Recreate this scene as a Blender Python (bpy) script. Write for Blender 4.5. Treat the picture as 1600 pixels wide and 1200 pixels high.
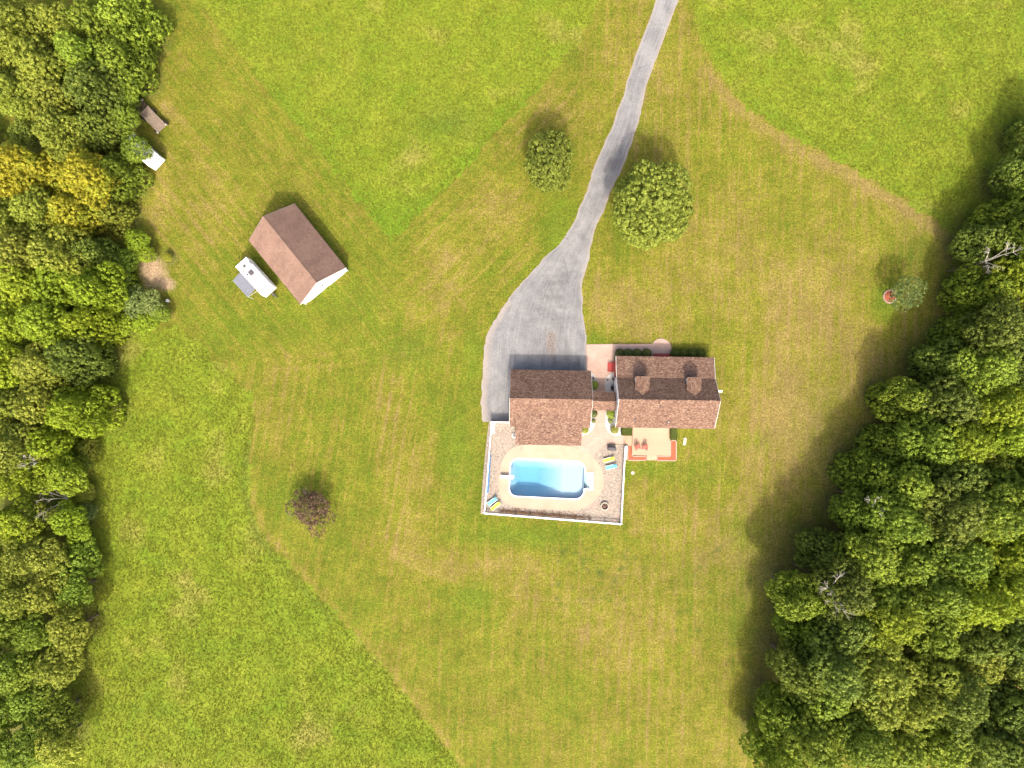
import bpy, math, random
import numpy as np
from mathutils import Vector, Matrix, geometry

for o in list(bpy.data.objects):
    bpy.data.objects.remove(o)
SC = bpy.context.scene
COL = SC.collection
R = math.radians
H = 100.0           # camera height in metres
K = 10.7            # photograph pixels per metre on the ground

# ------------------------------------------------------------------ camera
cam = bpy.data.cameras.new('camera')
cam.sensor_width = 36
cam.lens = 36 * 1070 / 1600
cam.clip_end = 3000
camo = bpy.data.objects.new('camera', cam)
camo.location = (0, 0, H)
COL.objects.link(camo)
SC.camera = camo

# ------------------------------------------------------------------ world + sun
SUN_EL, SUN_ROT = R(49), R(177)
w = bpy.data.worlds.new('World')
SC.world = w
w.use_nodes = True
nt = w.node_tree
bg = nt.nodes['Background']
sky = nt.nodes.new('ShaderNodeTexSky')
sky.sky_type = 'NISHITA'
sky.sun_disc = False
sky.sun_elevation = SUN_EL
sky.sun_rotation = SUN_ROT
sky.air_density = 1.0
sky.dust_density = 8.0
sky.ozone_density = 0.6
nt.links.new(sky.outputs[0], bg.inputs[0])
bg.inputs[1].default_value = 0.15
sl = bpy.data.lights.new('sun', 'SUN')
sl.energy = 2.1
sl.angle = R(3.0)
sl.color = (1.0, 0.93, 0.80)
so = bpy.data.objects.new('sun', sl)
so.rotation_euler = (R(90) - SUN_EL, 0, R(3))
so.location = (0, -60, 80)
COL.objects.link(so)
SC.view_settings.view_transform = 'Standard'
SC.view_settings.look = 'None'
SC.view_settings.exposure = 1.32
SC.view_settings.gamma = 1
SC.view_settings.use_curve_mapping = False
SC.render.engine = 'CYCLES'
SC.cycles.max_bounces = 8
SC.cycles.transparent_max_bounces = 12


# ------------------------------------------------------------------ helpers
def G(px, py, z=0.0):
    """photograph pixel -> world x, y for a point at height z"""
    s = (H - z) / H / K
    return ((px - 800) * s, (600 - py) * s)


def tag(o, label=None, cat=None, group=None, kind=None):
    if label: o['label'] = label
    if cat: o['category'] = cat
    if group: o['group'] = group
    if kind: o['kind'] = kind
    return o


def thing(name, label, cat, loc=(0, 0, 0), rz=0.0, group=None):
    o = bpy.data.objects.new(name, None)
    o.empty_display_size = 0.3
    COL.objects.link(o)
    o.location = loc
    o.rotation_euler = (0, 0, rz)
    return tag(o, label, cat, group)


class MB:
    """collects shapes and links them as one mesh object"""
    def __init__(s):
        s.v, s.f, s.uv = [], [], []

    def add(s, vs, fs):
        b = len(s.v)
        s.v += [tuple(p) for p in vs]
        s.f += [tuple(i + b for i in f) for f in fs]
        return s

    def box(s, c, d, rz=0.0, M=None):
        x, y, z = d[0] / 2, d[1] / 2, d[2] / 2
        vs = [Vector((a, b, e)) for a in (-x, x) for b in (-y, y) for e in (-z, z)]
        m = Matrix.Translation(c) @ Matrix.Rotation(rz, 4, 'Z')
        if M is not None: m = Matrix.Translation(c) @ M
        vs = [m @ p for p in vs]
        return s.add(vs, [(0, 1, 3, 2), (4, 6, 7, 5), (0, 4, 5, 1), (2, 3, 7, 6), (0, 2, 6, 4), (1, 5, 7, 3)])

    def tube(s, a, b, r0, r1=None, n=8):
        a, b = Vector(a), Vector(b)
        r1 = r0 if r1 is None else r1
        d = (b - a)
        if d.length < 1e-6: return s
        q = d.to_track_quat('Z', 'Y')
        vs = []
        for p, r in ((a, r0), (b, r1)):
            for i in range(n):
                t = 2 * math.pi * i / n
                vs.append(p + q @ Vector((r * math.cos(t), r * math.sin(t), 0)))
        fs = [(i, (i + 1) % n, n + (i + 1) % n, n + i) for i in range(n)]
        fs += [tuple(range(n - 1, -1, -1)), tuple(range(n, 2 * n))]
        return s.add(vs, fs)

    def prism(s, poly, z0, z1):
        n = len(poly)
        vs = [(p[0], p[1], z0) for p in poly] + [(p[0], p[1], z1) for p in poly]
        fs = [(i, (i + 1) % n, n + (i + 1) % n, n + i) for i in range(n)]
        fs += [tuple(range(n - 1, -1, -1)), tuple(range(n, 2 * n))]
        return s.add(vs, fs)

    def ring(s, c, ro, ri, z0, z1, n=24):
        vs = []
        for r, z in ((ro, z0), (ro, z1), (ri, z1), (ri, z0)):
            for i in range(n):
                t = 2 * math.pi * i / n
                vs.append((c[0] + r * math.cos(t), c[1] + r * math.sin(t), z))
        fs = []
        for k in range(4):
            k2 = (k + 1) % 4
            fs += [(k * n + i, k * n + (i + 1) % n, k2 * n + (i + 1) % n, k2 * n + i) for i in range(n)]
        return s.add(vs, fs)

    def slab(s, pts, t):
        """planar 3D polygon given thickness t downwards along its normal"""
        P = [Vector(p) for p in pts]
        nrm = (P[1] - P[0]).cross(P[2] - P[0]).normalized()
        if nrm.z < 0: P = P[::-1]; nrm = -nrm
        Q = [p - nrm * t for p in P]
        n = len(P)
        fs = [tuple(range(n)), tuple(range(2 * n - 1, n - 1, -1))]
        fs += [(i, n + i, n + (i + 1) % n, (i + 1) % n) for i in range(n)]
        return s.add(P + Q, fs)

    def build(s, name, m, parent=None, smooth=False, uvfn=None, bevel=0.0):
        me = bpy.data.meshes.new(name)
        me.from_pydata([tuple(v) for v in s.v], [], s.f)
        me.validate(clean_customdata=False)
        if uvfn:
            ul = me.uv_layers.new(name='UVMap')
            for p in me.polygons:
                for li in p.loop_indices:
                    ul.data[li].uv = uvfn(me.vertices[me.loops[li].vertex_index].co, p.normal)
        import bmesh
        bm = bmesh.new(); bm.from_mesh(me)
        bmesh.ops.recalc_face_normals(bm, faces=bm.faces)
        bm.to_mesh(me); bm.free()
        if smooth:
            for p in me.polygons: p.use_smooth = True
        me.materials.append(m)
        o = bpy.data.objects.new(name, me)
        COL.objects.link(o)
        if parent is not None: o.parent = parent
        if bevel > 0:
            md = o.modifiers.new('bevel', 'BEVEL'); md.width = bevel; md.segments = 2; md.limit_method = 'ANGLE'
        return o


def copy_tree(o, parent=None):
    c = o.copy(); COL.objects.link(c)
    if parent is not None:
        c.parent = parent
    for ch in [x for x in bpy.data.objects if x.parent == o]:
        copy_tree(ch, c)
    return c


def quads_mesh(name, V, n_per=4, attrs=None):
    """V: (N*n_per,3) vertices, one n-gon per n_per verts"""
    nv = len(V); nf = nv // n_per
    me = bpy.data.meshes.new(name)
    me.vertices.add(nv); me.vertices.foreach_set('co', V.astype(np.float32).ravel())
    me.loops.add(nv); me.loops.foreach_set('vertex_index', np.arange(nv, dtype=np.int32))
    me.polygons.add(nf)
    me.polygons.foreach_set('loop_start', np.arange(0, nv, n_per, dtype=np.int32))
    if attrs:
        for k, a in attrs.items():
            at = me.attributes.new(k, 'FLOAT', 'POINT'); at.data.foreach_set('value', a.astype(np.float32))
    me.update(calc_edges=True)
    return me


# ------------------------------------------------------------------ node helper
ALB = 0.707


class N:
    def __init__(s, name, rough=0.8, spec=0.3):
        s.m = bpy.data.materials.new(name); s.m.use_nodes = True
        s.t = s.m.node_tree; s.b = s.t.nodes['Principled BSDF']
        s.b.inputs['Roughness'].default_value = rough
        s.b.inputs['Specular IOR Level'].default_value = spec
        s._pos = None

    def n(s, typ, **k):
        x = s.t.nodes.new(typ)
        for a, v in k.items(): setattr(x, a, v)
        return x

    def put(s, sock, v):
        if v is None: return
        if hasattr(v, 'links') or hasattr(v, 'is_output'): s.t.links.new(v, sock)
        elif isinstance(v, (tuple, list)) and len(v) == 3 and sock.type == 'RGBA': sock.default_value = (*v, 1)
        else: sock.default_value = v

    @property
    def pos(s):
        if s._pos is None: s._pos = s.n('ShaderNodeTexCoord').outputs['Object']
        return s._pos

    def noise(s, scale, detail=3, rough=0.55, vec=None, dist=0.0):
        x = s.n('ShaderNodeTexNoise')
        x.inputs['Scale'].default_value = scale; x.inputs['Detail'].default_value = detail
        x.inputs['Roughness'].default_value = rough; x.inputs['Distortion'].default_value = dist
        s.put(x.inputs['Vector'], s.pos if vec is None else vec)
        return x.outputs['Fac']

    def attr(s, name, out='Fac'):
        x = s.n('ShaderNodeAttribute'); x.attribute_name = name
        return x.outputs[out]

    def math(s, op, a, b=None, c=None, clamp=False):
        x = s.n('ShaderNodeMath', operation=op, use_clamp=clamp)
        s.put(x.inputs[0], a); s.put(x.inputs[1], b); s.put(x.inputs[2], c)
        return x.outputs[0]

    def rng(s, v, a, b, c=0.0, d=1.0):
        x = s.n('ShaderNodeMapRange'); s.put(x.inputs[0], v)
        for i, q in enumerate((a, b, c, d)): x.inputs[i + 1].default_value = q
        return x.outputs[0]

    def mix(s, f, a, b, mode='MIX'):
        x = s.n('ShaderNodeMix', data_type='RGBA', blend_type=mode, clamp_factor=True)
        s.put(x.inputs[0], f); s.put(x.inputs[6], a); s.put(x.inputs[7], b)
        return x.outputs[2]

    def gain(s, col, v):
        """multiply a colour by a scalar socket"""
        x = s.n('ShaderNodeVectorMath', operation='SCALE')
        s.put(x.inputs[0], col); s.put(x.inputs['Scale'], v)
        return x.outputs[0]

    def scale_vec(s, vec, k):
        x = s.n('ShaderNodeVectorMath', operation='MULTIPLY')
        s.put(x.inputs[0], vec); x.inputs[1].default_value = k
        return x.outputs[0]

    def bump(s, h, strength=0.5, dist=0.05):
        x = s.n('ShaderNodeBump'); x.inputs['Strength'].default_value = strength
        x.inputs['Distance'].default_value = dist; s.put(x.inputs['Height'], h)
        s.t.links.new(x.outputs[0], s.b.inputs['Normal'])

    def done(s, col, k=None):
        s.put(s.b.inputs['Base Color'], s.gain(col, ALB if k is None else k)); return s.m


def plain(name, col, rough=0.6, var=0.12, scale=4.0, spec=0.3, metal=0.0, bump=0.0):
    a = N(name, rough, spec)
    f = a.noise(scale, 4)
    a.b.inputs['Metallic'].default_value = metal
    if bump: a.bump(f, bump, 0.02)
    return a.done(a.gain(col, a.rng(f, 0.25, 0.75, 1 - var, 1 + var)), .9 if min(col) > .7 else None)


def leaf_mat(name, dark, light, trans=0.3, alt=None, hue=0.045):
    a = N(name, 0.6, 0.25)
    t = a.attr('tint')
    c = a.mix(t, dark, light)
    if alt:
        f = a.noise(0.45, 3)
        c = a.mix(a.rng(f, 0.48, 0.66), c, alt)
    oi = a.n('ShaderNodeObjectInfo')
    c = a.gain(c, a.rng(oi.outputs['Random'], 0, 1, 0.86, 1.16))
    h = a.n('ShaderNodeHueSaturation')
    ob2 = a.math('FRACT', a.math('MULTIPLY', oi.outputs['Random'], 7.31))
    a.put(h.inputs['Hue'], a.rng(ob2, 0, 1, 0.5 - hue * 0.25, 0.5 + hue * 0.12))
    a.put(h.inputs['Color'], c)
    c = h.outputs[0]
    a.done(c)
    tr = a.n('ShaderNodeBsdfTranslucent'); a.put(tr.inputs[0], a.gain(c, 1.25 * ALB))
    mx = a.n('ShaderNodeMixShader'); mx.inputs[0].default_value = trans
    a.t.links.new(a.b.outputs[0], mx.inputs[1]); a.t.links.new(tr.outputs[0], mx.inputs[2])
    a.t.links.new(mx.outputs[0], a.t.nodes['Material Output'].inputs[0])
    return a.m


M = {}
M['leaf_dark'] = leaf_mat('leaf_dark', (.100, .155, .022), (.310, .390, .055))
M['leaf_mid'] = leaf_mat('leaf_mid', (.130, .205, .018), (.385, .500, .050))
M['leaf_olive'] = leaf_mat('leaf_olive', (.180, .225, .022), (.470, .530, .070))
M['leaf_lime'] = leaf_mat('leaf_lime', (.190, .260, .016), (.430, .560, .035))
M['leaf_yellow'] = leaf_mat('leaf_yellow', (.280, .270, .018), (.600, .570, .040), alt=(.36, .42, .035))
M['leaf_silver'] = leaf_mat('leaf_silver', (.150, .215, .050), (.360, .450, .130))
M['leaf_round'] = leaf_mat('leaf_round', (.140, .180, .020), (.385, .445, .066))
M['leaf_purple'] = leaf_mat('leaf_purple', (.070, .038, .028), (.200, .120, .080), 0.15)
M['leaf_box'] = leaf_mat('leaf_box', (.060, .095, .014), (.150, .200, .030), 0.2)
M['leaf_gold'] = leaf_mat('leaf_gold', (.24, .28, .02), (.44, .46, .05))
M['leaf_blue'] = leaf_mat('leaf_blue', (.110, .160, .040), (.300, .390, .110))
M['bark'] = plain('bark', (.15, .12, .09), 0.9, 0.3, 3, bump=0.6)
M['dead_wood'] = plain('dead_wood', (.46, .42, .37), 0.9, 0.2, 3, bump=0.4)
M['white'] = plain('white_paint', (.80, .80, .78), 0.5, 0.04, 1.5)
M['vinyl'] = plain('white_vinyl', (.80, .78, .76), 0.35, 0.05, 2.0)
M['glass_dark'] = plain('window_glass', (.05, .07, .09), 0.08, 0.1, 2, spec=0.8)
M['red_paint'] = plain('red_paint', (.42, .060, .050), 0.55, 0.15, 5)
M['deck_wood'] = plain('deck_wood', (.54, .355, .24), 0.75, 0.10, 2.5)
M['brick_red'] = plain('mulch_red', (.38, .115, .060), 0.95, 0.35, 14, bump=0.8)
M['chair_red'] = plain('chair_red', (.36, .10, .075), 0.55, 0.1, 5)
M['yellow_sling'] = plain('yellow_sling', (.80, .76, .06), 0.6, 0.05, 8)
M['blue_sling'] = plain('blue_sling', (.13, .46, .62), 0.6, 0.05, 8)
M['pool_cover'] = plain('pool_cover_blue', (.06, .20, .48), 0.5, 0.2, 5)
M['alu'] = plain('aluminium', (.55, .56, .57), 0.35, 0.1, 5, metal=0.6)
M['black'] = plain('black_metal', (.035, .035, .038), 0.5, 0.2, 6)
M['cover_grey'] = plain('grill_cover', (.10, .09, .10), 0.75, 0.2, 6, bump=0.3)
M['awning'] = plain('awning_fabric', (.17, .18, .22), 0.7, 0.14, 2.2)
M['rubber'] = plain('tyre_rubber', (.03, .03, .03), 0.85, 0.2, 6)
M['rust'] = plain('rusty_steel', (.09, .06, .045), 0.85, 0.4, 5)
M['plank'] = plain('weathered_plank', (.26, .20, .15), 0.85, 0.30, 3, bump=0.5)
M['stone'] = plain('pale_stone', (.48, .43, .36), 0.9, 0.2, 5, bump=0.5)
M['paver_edge'] = plain('edging_paver', (.52, .36, .28), 0.85, 0.15, 4)
M['ash'] = plain('ash_bed', (.10, .055, .040), 0.95, 0.5, 9, bump=0.8)
M['wood_raw'] = plain('split_wood', (.34, .22, .15), 0.85, 0.25, 5)
M['gutter'] = plain('brown_gutter', (.16, .10, .075), 0.5, 0.1, 4)
M['rv_white'] = plain('trailer_skin', (.78, .77, .74), 0.35, 0.05, 1.2)
M['skylight'] = plain('skylight_cream', (.50, .48, .36), 0.4, 0.12, 6)


def make_paving(name, a0, a1, s1=1.2, s2=14, bump=0.3, speck=0.16, seams=None):
    a = N(name, 0.85, 0.25)
    c = a.mix(a.rng(a.noise(s1, 5, 0.6), .35, .65), a0, a1)
    g = a.noise(s2, 3, 0.7)
    c = a.gain(c, a.rng(g, .3, .7, 1 - speck, 1 + speck))
    if seams:
        br = a.n('ShaderNodeTexBrick'); a.put(br.inputs['Vector'], a.pos)
        br.inputs['Scale'].default_value = 1.0
        br.inputs['Brick Width'].default_value = seams[0]; br.inputs['Row Height'].default_value = seams[1]
        br.inputs['Mortar Size'].default_value = seams[2]; br.inputs['Mortar Smooth'].default_value = 0.2
        br.inputs['Color1'].default_value = (1.06, 1.06, 1.06, 1); br.inputs['Color2'].default_value = (.94, .94, .94, 1)
        br.inputs['Mortar'].default_value = (.80, .80, .80, 1)
        c = a.mix(1.0, c, br.outputs['Color'], 'MULTIPLY')
    a.bump(g, bump, 0.02)
    return a.done(c)


M['walk'] = make_paving('pink_pavers', (.46, .315, .25), (.52, .37, .30), 0.6, 8, 0.2, 0.06, (0.6, 0.3, 0.018))
M['pool_concrete'] = make_paving('pool_concrete', (.405, .325, .235), (.455, .37, .275), 0.5, 12, 0.15, 0.05)
M['bed_stone'] = make_paving('white_bed_stone', (.46, .44, .42), (.62, .60, .58), 3, 9, 0.8, 0.30)


def make_gravel():
    a = N('yard_gravel', 0.95, 0.2)
    v = a.n('ShaderNodeTexVoronoi'); v.inputs['Scale'].default_value = 8.5; a.put(v.inputs['Vector'], a.pos)
    r = a.n('ShaderNodeSeparateColor'); a.put(r.inputs[0], v.outputs['Color'])
    c = a.mix(r.outputs[0], (.24, .195, .155), (.46, .40, .335))
    c = a.mix(a.rng(r.outputs[1], .90, .93), c, (.22, .18, .15))
    c = a.mix(a.rng(a.noise(.7, 4), .5, .68), c, (.37, .29, .24))
    c = a.gain(c, a.rng(a.noise(11, 2), .3, .7, .85, 1.15))
    a.bump(v.outputs['Distance'], 0.7, 0.05)
    return a.done(c)
M['gravel'] = make_gravel()


def make_drive():
    a = N('driveway_gravel_asphalt', 0.92, 0.2)
    uv = a.n('ShaderNodeUVMap').outputs[0]
    s1 = a.noise(1.0, 4, 0.6, a.scale_vec(uv, (1.5, .10, 0)), 0.6)
    s2 = a.noise(1.0, 4, 0.65, a.scale_vec(uv, (6.5, .30, 0)), 0.4)
    big = a.noise(.26, 5, 0.62)
    f = a.math('ADD', a.math('MULTIPLY', a.rng(s1, .32, .68), .40), a.math('MULTIPLY', a.rng(big, .35, .65), .60))
    c = a.mix(f, (.172, .170, .176), (.300, .294, .292))
    c = a.gain(c, a.rng(s2, .34, .66, .88, 1.10))
    c = a.gain(c, a.rng(a.noise(.9, 5, .7), .3, .7, .88, 1.12))
    c = a.mix(a.rng(a.attr('edge'), 0.2, 1.0), c, (.35, .30, .262))
    # worn brown patch and oil streaks in front of the garage doors
    st = a.attr('stain')
    c = a.mix(a.math('MULTIPLY', st, a.rng(a.noise(3.5, 4, 0.7), .40, .60)), c, (.20, .135, .09))
    oil = a.attr('oil')
    c = a.mix(a.math('MULTIPLY', oil, .75), c, (.10, .10, .09))
    dk = a.math('MULTIPLY', a.attr('worn'), a.rng(a.noise(.5, 4, .6), .35, .6))
    c = a.gain(c, a.rng(dk, 0, 1, 1.0, .68))
    v = a.n('ShaderNodeTexVoronoi', feature='DISTANCE_TO_EDGE'); v.inputs['Scale'].default_value = .55
    wv = a.n('ShaderNodeVectorMath', operation='ADD'); a.put(wv.inputs[0], a.pos)
    nz = a.n('ShaderNodeTexNoise'); nz.inputs['Scale'].default_value = 1.3; a.put(nz.inputs['Vector'], a.pos); a.put(wv.inputs[1], nz.outputs['Color'])
    a.put(v.inputs['Vector'], wv.outputs[0])
    ck = a.math('MULTIPLY', a.rng(v.outputs['Distance'], 0.0, .028, 1, 0), a.rng(a.noise(.3, 3), .5, .6))
    c = a.gain(c, a.rng(ck, 0, 1, 1.0, .72))
    c = a.gain(c, a.rng(a.noise(5, 4, .75), .3, .7, .80, 1.20))
    a.bump(a.noise(9, 4, .7), 0.5, 0.04)
    return a.done(c)
M['drive'] = make_drive()


def make_ground():
    a = N('grass_ground', 0.9, 0.15)
    mow = a.attr('mow', 'Vector')
    big = a.noise(.07, 4, .55); mid = a.noise(.45, 5, .6); sm = a.noise(1.6, 4, .65); gr = a.noise(4.2, 3, .75); gr2 = a.noise(2.1, 2, .6)
    st = a.noise(1.0, 3, .55, a.scale_vec(mow, (.045, 1.15, 0)), .15)
    st2 = a.noise(1.0, 2, .6, a.scale_vec(mow, (.13, 2.0, 0)), .1)
    tall, dry, lush, bare, forest, weed_shade = (a.attr(k) for k in ('tall', 'dry', 'lush', 'bare', 'forest', 'weed_shade'))
    f = a.math('ADD', dry, a.math('MULTIPLY', a.math('SUBTRACT', big, .5), 1.0))
    f = a.math('ADD', f, a.math('MULTIPLY', a.math('SUBTRACT', mid, .5), 1.3))
    f = a.math('ADD', f, a.math('MULTIPLY', a.math('SUBTRACT', sm, .5), 1.1))
    f = a.math('ADD', f, a.math('MULTIPLY', a.math('SUBTRACT', st, .5), .9))
    f = a.math('ADD', f, a.math('MULTIPLY', a.rng(st2, .50, .68), .30))
    sx_ = a.n('ShaderNodeSeparateXYZ'); a.put(sx_.inputs[0], mow)
    wob_ = a.math('MULTIPLY', a.noise(.05, 2), 5.0)
    sn_ = a.math('SINE', a.math('ADD', a.math('MULTIPLY', sx_.outputs[1], 2 * math.pi / 1.55), wob_))
    ln_ = a.math('MULTIPLY', a.rng(sn_, .35, 1.0), a.rng(a.noise(1.0, 3, .6, a.scale_vec(mow, (.06, .35, 0))), .42, .62))
    f = a.math('ADD', f, a.math('MULTIPLY', ln_, .30))
    f = a.math('ADD', f, a.math('MULTIPLY', a.attr('track'), .28))
    f = a.math('SUBTRACT', f, a.math('MULTIPLY', lush, .55))
    c = a.mix(a.rng(f, -.05, .55), (.106, .142, .009), (.176, .167, .018))
    c = a.mix(a.rng(f, .45, 1.15), c, (.232, .174, .054))
    c = a.mix(a.rng(lush, .1, 1.2), c, (.125, .170, .014))
    mu = a.noise(.22, 4, .6)
    tc = a.mix(a.rng(mu, .32, .62), (.130, .194, .011), (.196, .230, .018))
    tc = a.mix(a.rng(sm, .52, .75), tc, (.112, .166, .012))
    tc = a.mix(a.rng(a.noise(.11, 3), .56, .70), tc, (.235, .225, .045))
    tc = a.mix(a.math('MULTIPLY', lush, .75), tc, (.110, .192, .010))
    c = a.gain(c, a.rng(a.noise(.16, 5, .7), .33, .67, .84, 1.12))
    c = a.mix(tall, c, tc)
    c = a.mix(a.math('MULTIPLY', weed_shade, .8), c, (.070, .105, .018))
    bf = a.math('ADD', bare, a.math('MULTIPLY', a.math('SUBTRACT', mid, .5), .9))
    c = a.mix(a.math('MULTIPLY', a.rng(bf, .35, .85), a.rng(bare, 0, .1)), c, (.36, .255, .155))
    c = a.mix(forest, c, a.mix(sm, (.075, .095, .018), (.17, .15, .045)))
    c = a.gain(c, a.rng(gr, .30, .70, .60, 1.40))
    c = a.gain(c, a.rng(gr2, .30, .70, .84, 1.16))
    c = a.mix(a.rng(a.noise(3.1, 2, .5), .66, .74), c, a.gain(c, .55))
    c = a.gain(c, a.rng(a.noise(.7, 3, .6), .3, .7, .88, 1.12))
    a.bump(a.math('ADD', gr, a.math('MULTIPLY', sm, .8)), 0.55, 0.10)
    return a.done(c)
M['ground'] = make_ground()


def make_shingle(name, cols, contrast=1.0, w_=0.30, h_=0.15, streak=0.0):
    a = N(name, 0.92, 0.15)
    uv = a.n('ShaderNodeUVMap').outputs[0]
    br = a.n('ShaderNodeTexBrick'); a.put(br.inputs['Vector'], uv)
    br.offset = 0.37; br.inputs['Scale'].default_value = 1.0
    br.inputs['Brick Width'].default_value = w_; br.inputs['Row Height'].default_value = h_
    br.inputs['Mortar Size'].default_value = 0.012; br.inputs['Bias'].default_value = 0.0
    br.inputs['Color1'].default_value = (0, 0, 0, 1); br.inputs['Color2'].default_value = (1, 1, 1, 1)
    br.inputs['Mortar'].default_value = (.1, .1, .1, 1)
    v = a.n('ShaderNodeTexVoronoi'); v.inputs['Scale'].default_value = 5.5; a.put(v.inputs['Vector'], a.scale_vec(uv, (1, 1.3, 1)))
    vs = a.n('ShaderNodeSeparateColor'); a.put(vs.inputs[0], v.outputs['Color'])
    g = a.math('ADD', a.math('MULTIPLY', br.outputs['Color'], .5), a.math('MULTIPLY', vs.outputs[0], .5))
    n1 = a.noise(6.0, 3, .8, uv, 0.3)
    g = a.math('ADD', g, a.math('MULTIPLY', a.math('SUBTRACT', n1, .5), 1.0))
    g = a.rng(g, .5 - .5 / contrast, .5 + .5 / contrast)
    cr = a.n('ShaderNodeValToRGB'); a.put(cr.inputs[0], g)
    el = cr.color_ramp.elements
    el[0].position = 0.0; el[0].color = (*cols[0], 1); el[1].position = 1.0; el[1].color = (*cols[2], 1)
    e = el.new(.5); e.color = (*cols[1], 1)
    c = cr.outputs[0]
    c = a.gain(c, a.rng(a.noise(.5, 4, .6, uv), .3, .7, .90, 1.10))
    if streak:
        sn = a.noise(1.0, 4, .6, a.scale_vec(uv, (.55, .12, 1)), .6)
        c = a.gain(c, a.rng(sn, .42, .62, 1.0, 1 - streak))
    a.bump(br.outputs['Fac'], 0.3, -0.02)
    return a.done(c)


M['shingle'] = make_shingle('brown_shingle', [(.090, .050, .036), (.198, .117, .086), (.350, .240, .176)], 0.95)
M['shingle_barn'] = make_shingle('barn_shingle', [(.20, .122, .095), (.262, .165, .128), (.33, .22, .17)], 0.7, streak=0.16)


def make_siding():
    a = N('white_siding', 0.5, 0.3)
    sp = a.n('ShaderNodeSeparateXYZ'); a.put(sp.inputs[0], a.pos)
    fr = a.math('FRACT', a.math('MULTIPLY', sp.outputs[2], 1 / .13))
    a.bump(fr, 0.5, 0.02)
    return a.done(a.gain((.78, .78, .77), a.rng(a.noise(1.5, 4), .3, .7, .96, 1.03)), .9)
M['siding'] = make_siding()


def make_liner():
    a = N('pool_liner', 0.5, 0.2)
    f = a.noise(2.5, 3)
    return a.done(a.gain((.88, .74, .80), a.rng(f, .3, .7, .97, 1.03)))
M['liner'] = make_liner()


def make_water():
    m = bpy.data.materials.new('pool_water'); m.use_nodes = True
    t = m.node_tree
    for n in list(t.nodes): t.nodes.remove(n)
    out = t.nodes.new('ShaderNodeOutputMaterial')
    tr = t.nodes.new('ShaderNodeBsdfTransparent'); tr.inputs[0].default_value = (.96, .99, 1, 1)
    gl = t.nodes.new('ShaderNodeBsdfGlossy'); gl.inputs['Roughness'].default_value = 0.03
    fr = t.nodes.new('ShaderNodeFresnel'); fr.inputs[0].default_value = 1.33
    mx = t.nodes.new('ShaderNodeMixShader')
    tc = t.nodes.new('ShaderNodeTexCoord')
    nz = t.nodes.new('ShaderNodeTexNoise'); nz.inputs['Scale'].default_value = 2.2; nz.inputs['Detail'].default_value = 3
    bp = t.nodes.new('ShaderNodeBump'); bp.inputs['Strength'].default_value = .5; bp.inputs['Distance'].default_value = .03
    L = t.links.new
    L(tc.outputs['Object'], nz.inputs['Vector']); L(nz.outputs[0], bp.inputs['Height'])
    L(bp.outputs[0], gl.inputs['Normal']); L(bp.outputs[0], fr.inputs['Normal'])
    L(fr.outputs[0], mx.inputs[0]); L(tr.outputs[0], mx.inputs[1]); L(gl.outputs[0], mx.inputs[2])
    L(mx.outputs[0], out.inputs[0])
    va = t.nodes.new('ShaderNodeVolumeAbsorption')
    va.inputs['Color'].default_value = (.05, .70, .88, 1); va.inputs['Density'].default_value = 0.42
    L(va.outputs[0], out.inputs['Volume'])
    return m
M['water'] = make_water()


# ------------------------------------------------------------------ geometry utilities
def catmull(pts, n=6, closed=False):
    P = np.array(pts, float); out = []
    m = len(P)
    rngi = range(m) if closed else range(m - 1)
    for i in rngi:
        p0 = P[(i - 1) % m] if closed or i > 0 else P[0]
        p1 = P[i]; p2 = P[(i + 1) % m]
        p3 = P[(i + 2) % m] if closed or i + 2 < m else P[-1]
        for k in range(n):
            t = k / n
            out.append(.5 * ((2 * p1) + (-p0 + p2) * t + (2 * p0 - 5 * p1 + 4 * p2 - p3) * t * t + (-p0 + 3 * p1 - 3 * p2 + p3) * t ** 3))
    if not closed: out.append(P[-1])
    return np.array(out)


def inpoly(x, y, poly):
    poly = np.asarray(poly); r = np.zeros(np.shape(x), bool); n = len(poly); j = n - 1
    for i in range(n):
        xi, yi = poly[i]; xj, yj = poly[j]
        c = ((yi > y) != (yj > y)) & (x < (xj - xi) * (y - yi) / ((yj - yi) or 1e-9) + xi)
        r ^= c; j = i
    return r


def segdist(x, y, pts):
    d = np.full(np.shape(x), 1e9)
    for (ax, ay), (bx, by) in zip(pts[:-1], pts[1:]):
        dx, dy = bx - ax, by - ay
        t = np.clip(((x - ax) * dx + (y - ay) * dy) / (dx * dx + dy * dy + 1e-9), 0, 1)
        d = np.minimum(d, np.hypot(x - ax - t * dx, y - ay - t * dy))
    return d


def sheet(name, outer, z, m, holes=(), thick=0.0, parent=None, center=None):
    """flat sheet with optional holes and a skirt of depth thick, points in world xy"""
    loops = [[Vector((p[0], p[1], 0)) for p in outer]] + [[Vector((p[0], p[1], 0)) for p in h] for h in holes]
    tris = geometry.tessellate_polygon(loops)
    flat = [p for l in loops for p in l]
    b = MB()
    b.add([(p.x, p.y, z) for p in flat], [tuple(t) for t in tris])
    if thick:
        base = 0
        for l in loops:
            n = len(l)
            vs = [(p.x, p.y, z) for p in l] + [(p.x, p.y, z - thick) for p in l]
            b.add(vs, [(i, (i + 1) % n, n + (i + 1) % n, n + i) for i in range(n)])
    return b.build(name, m, parent)


def px(pts, z=0.0):
    return [G(p[0], p[1], z) for p in pts]


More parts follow.
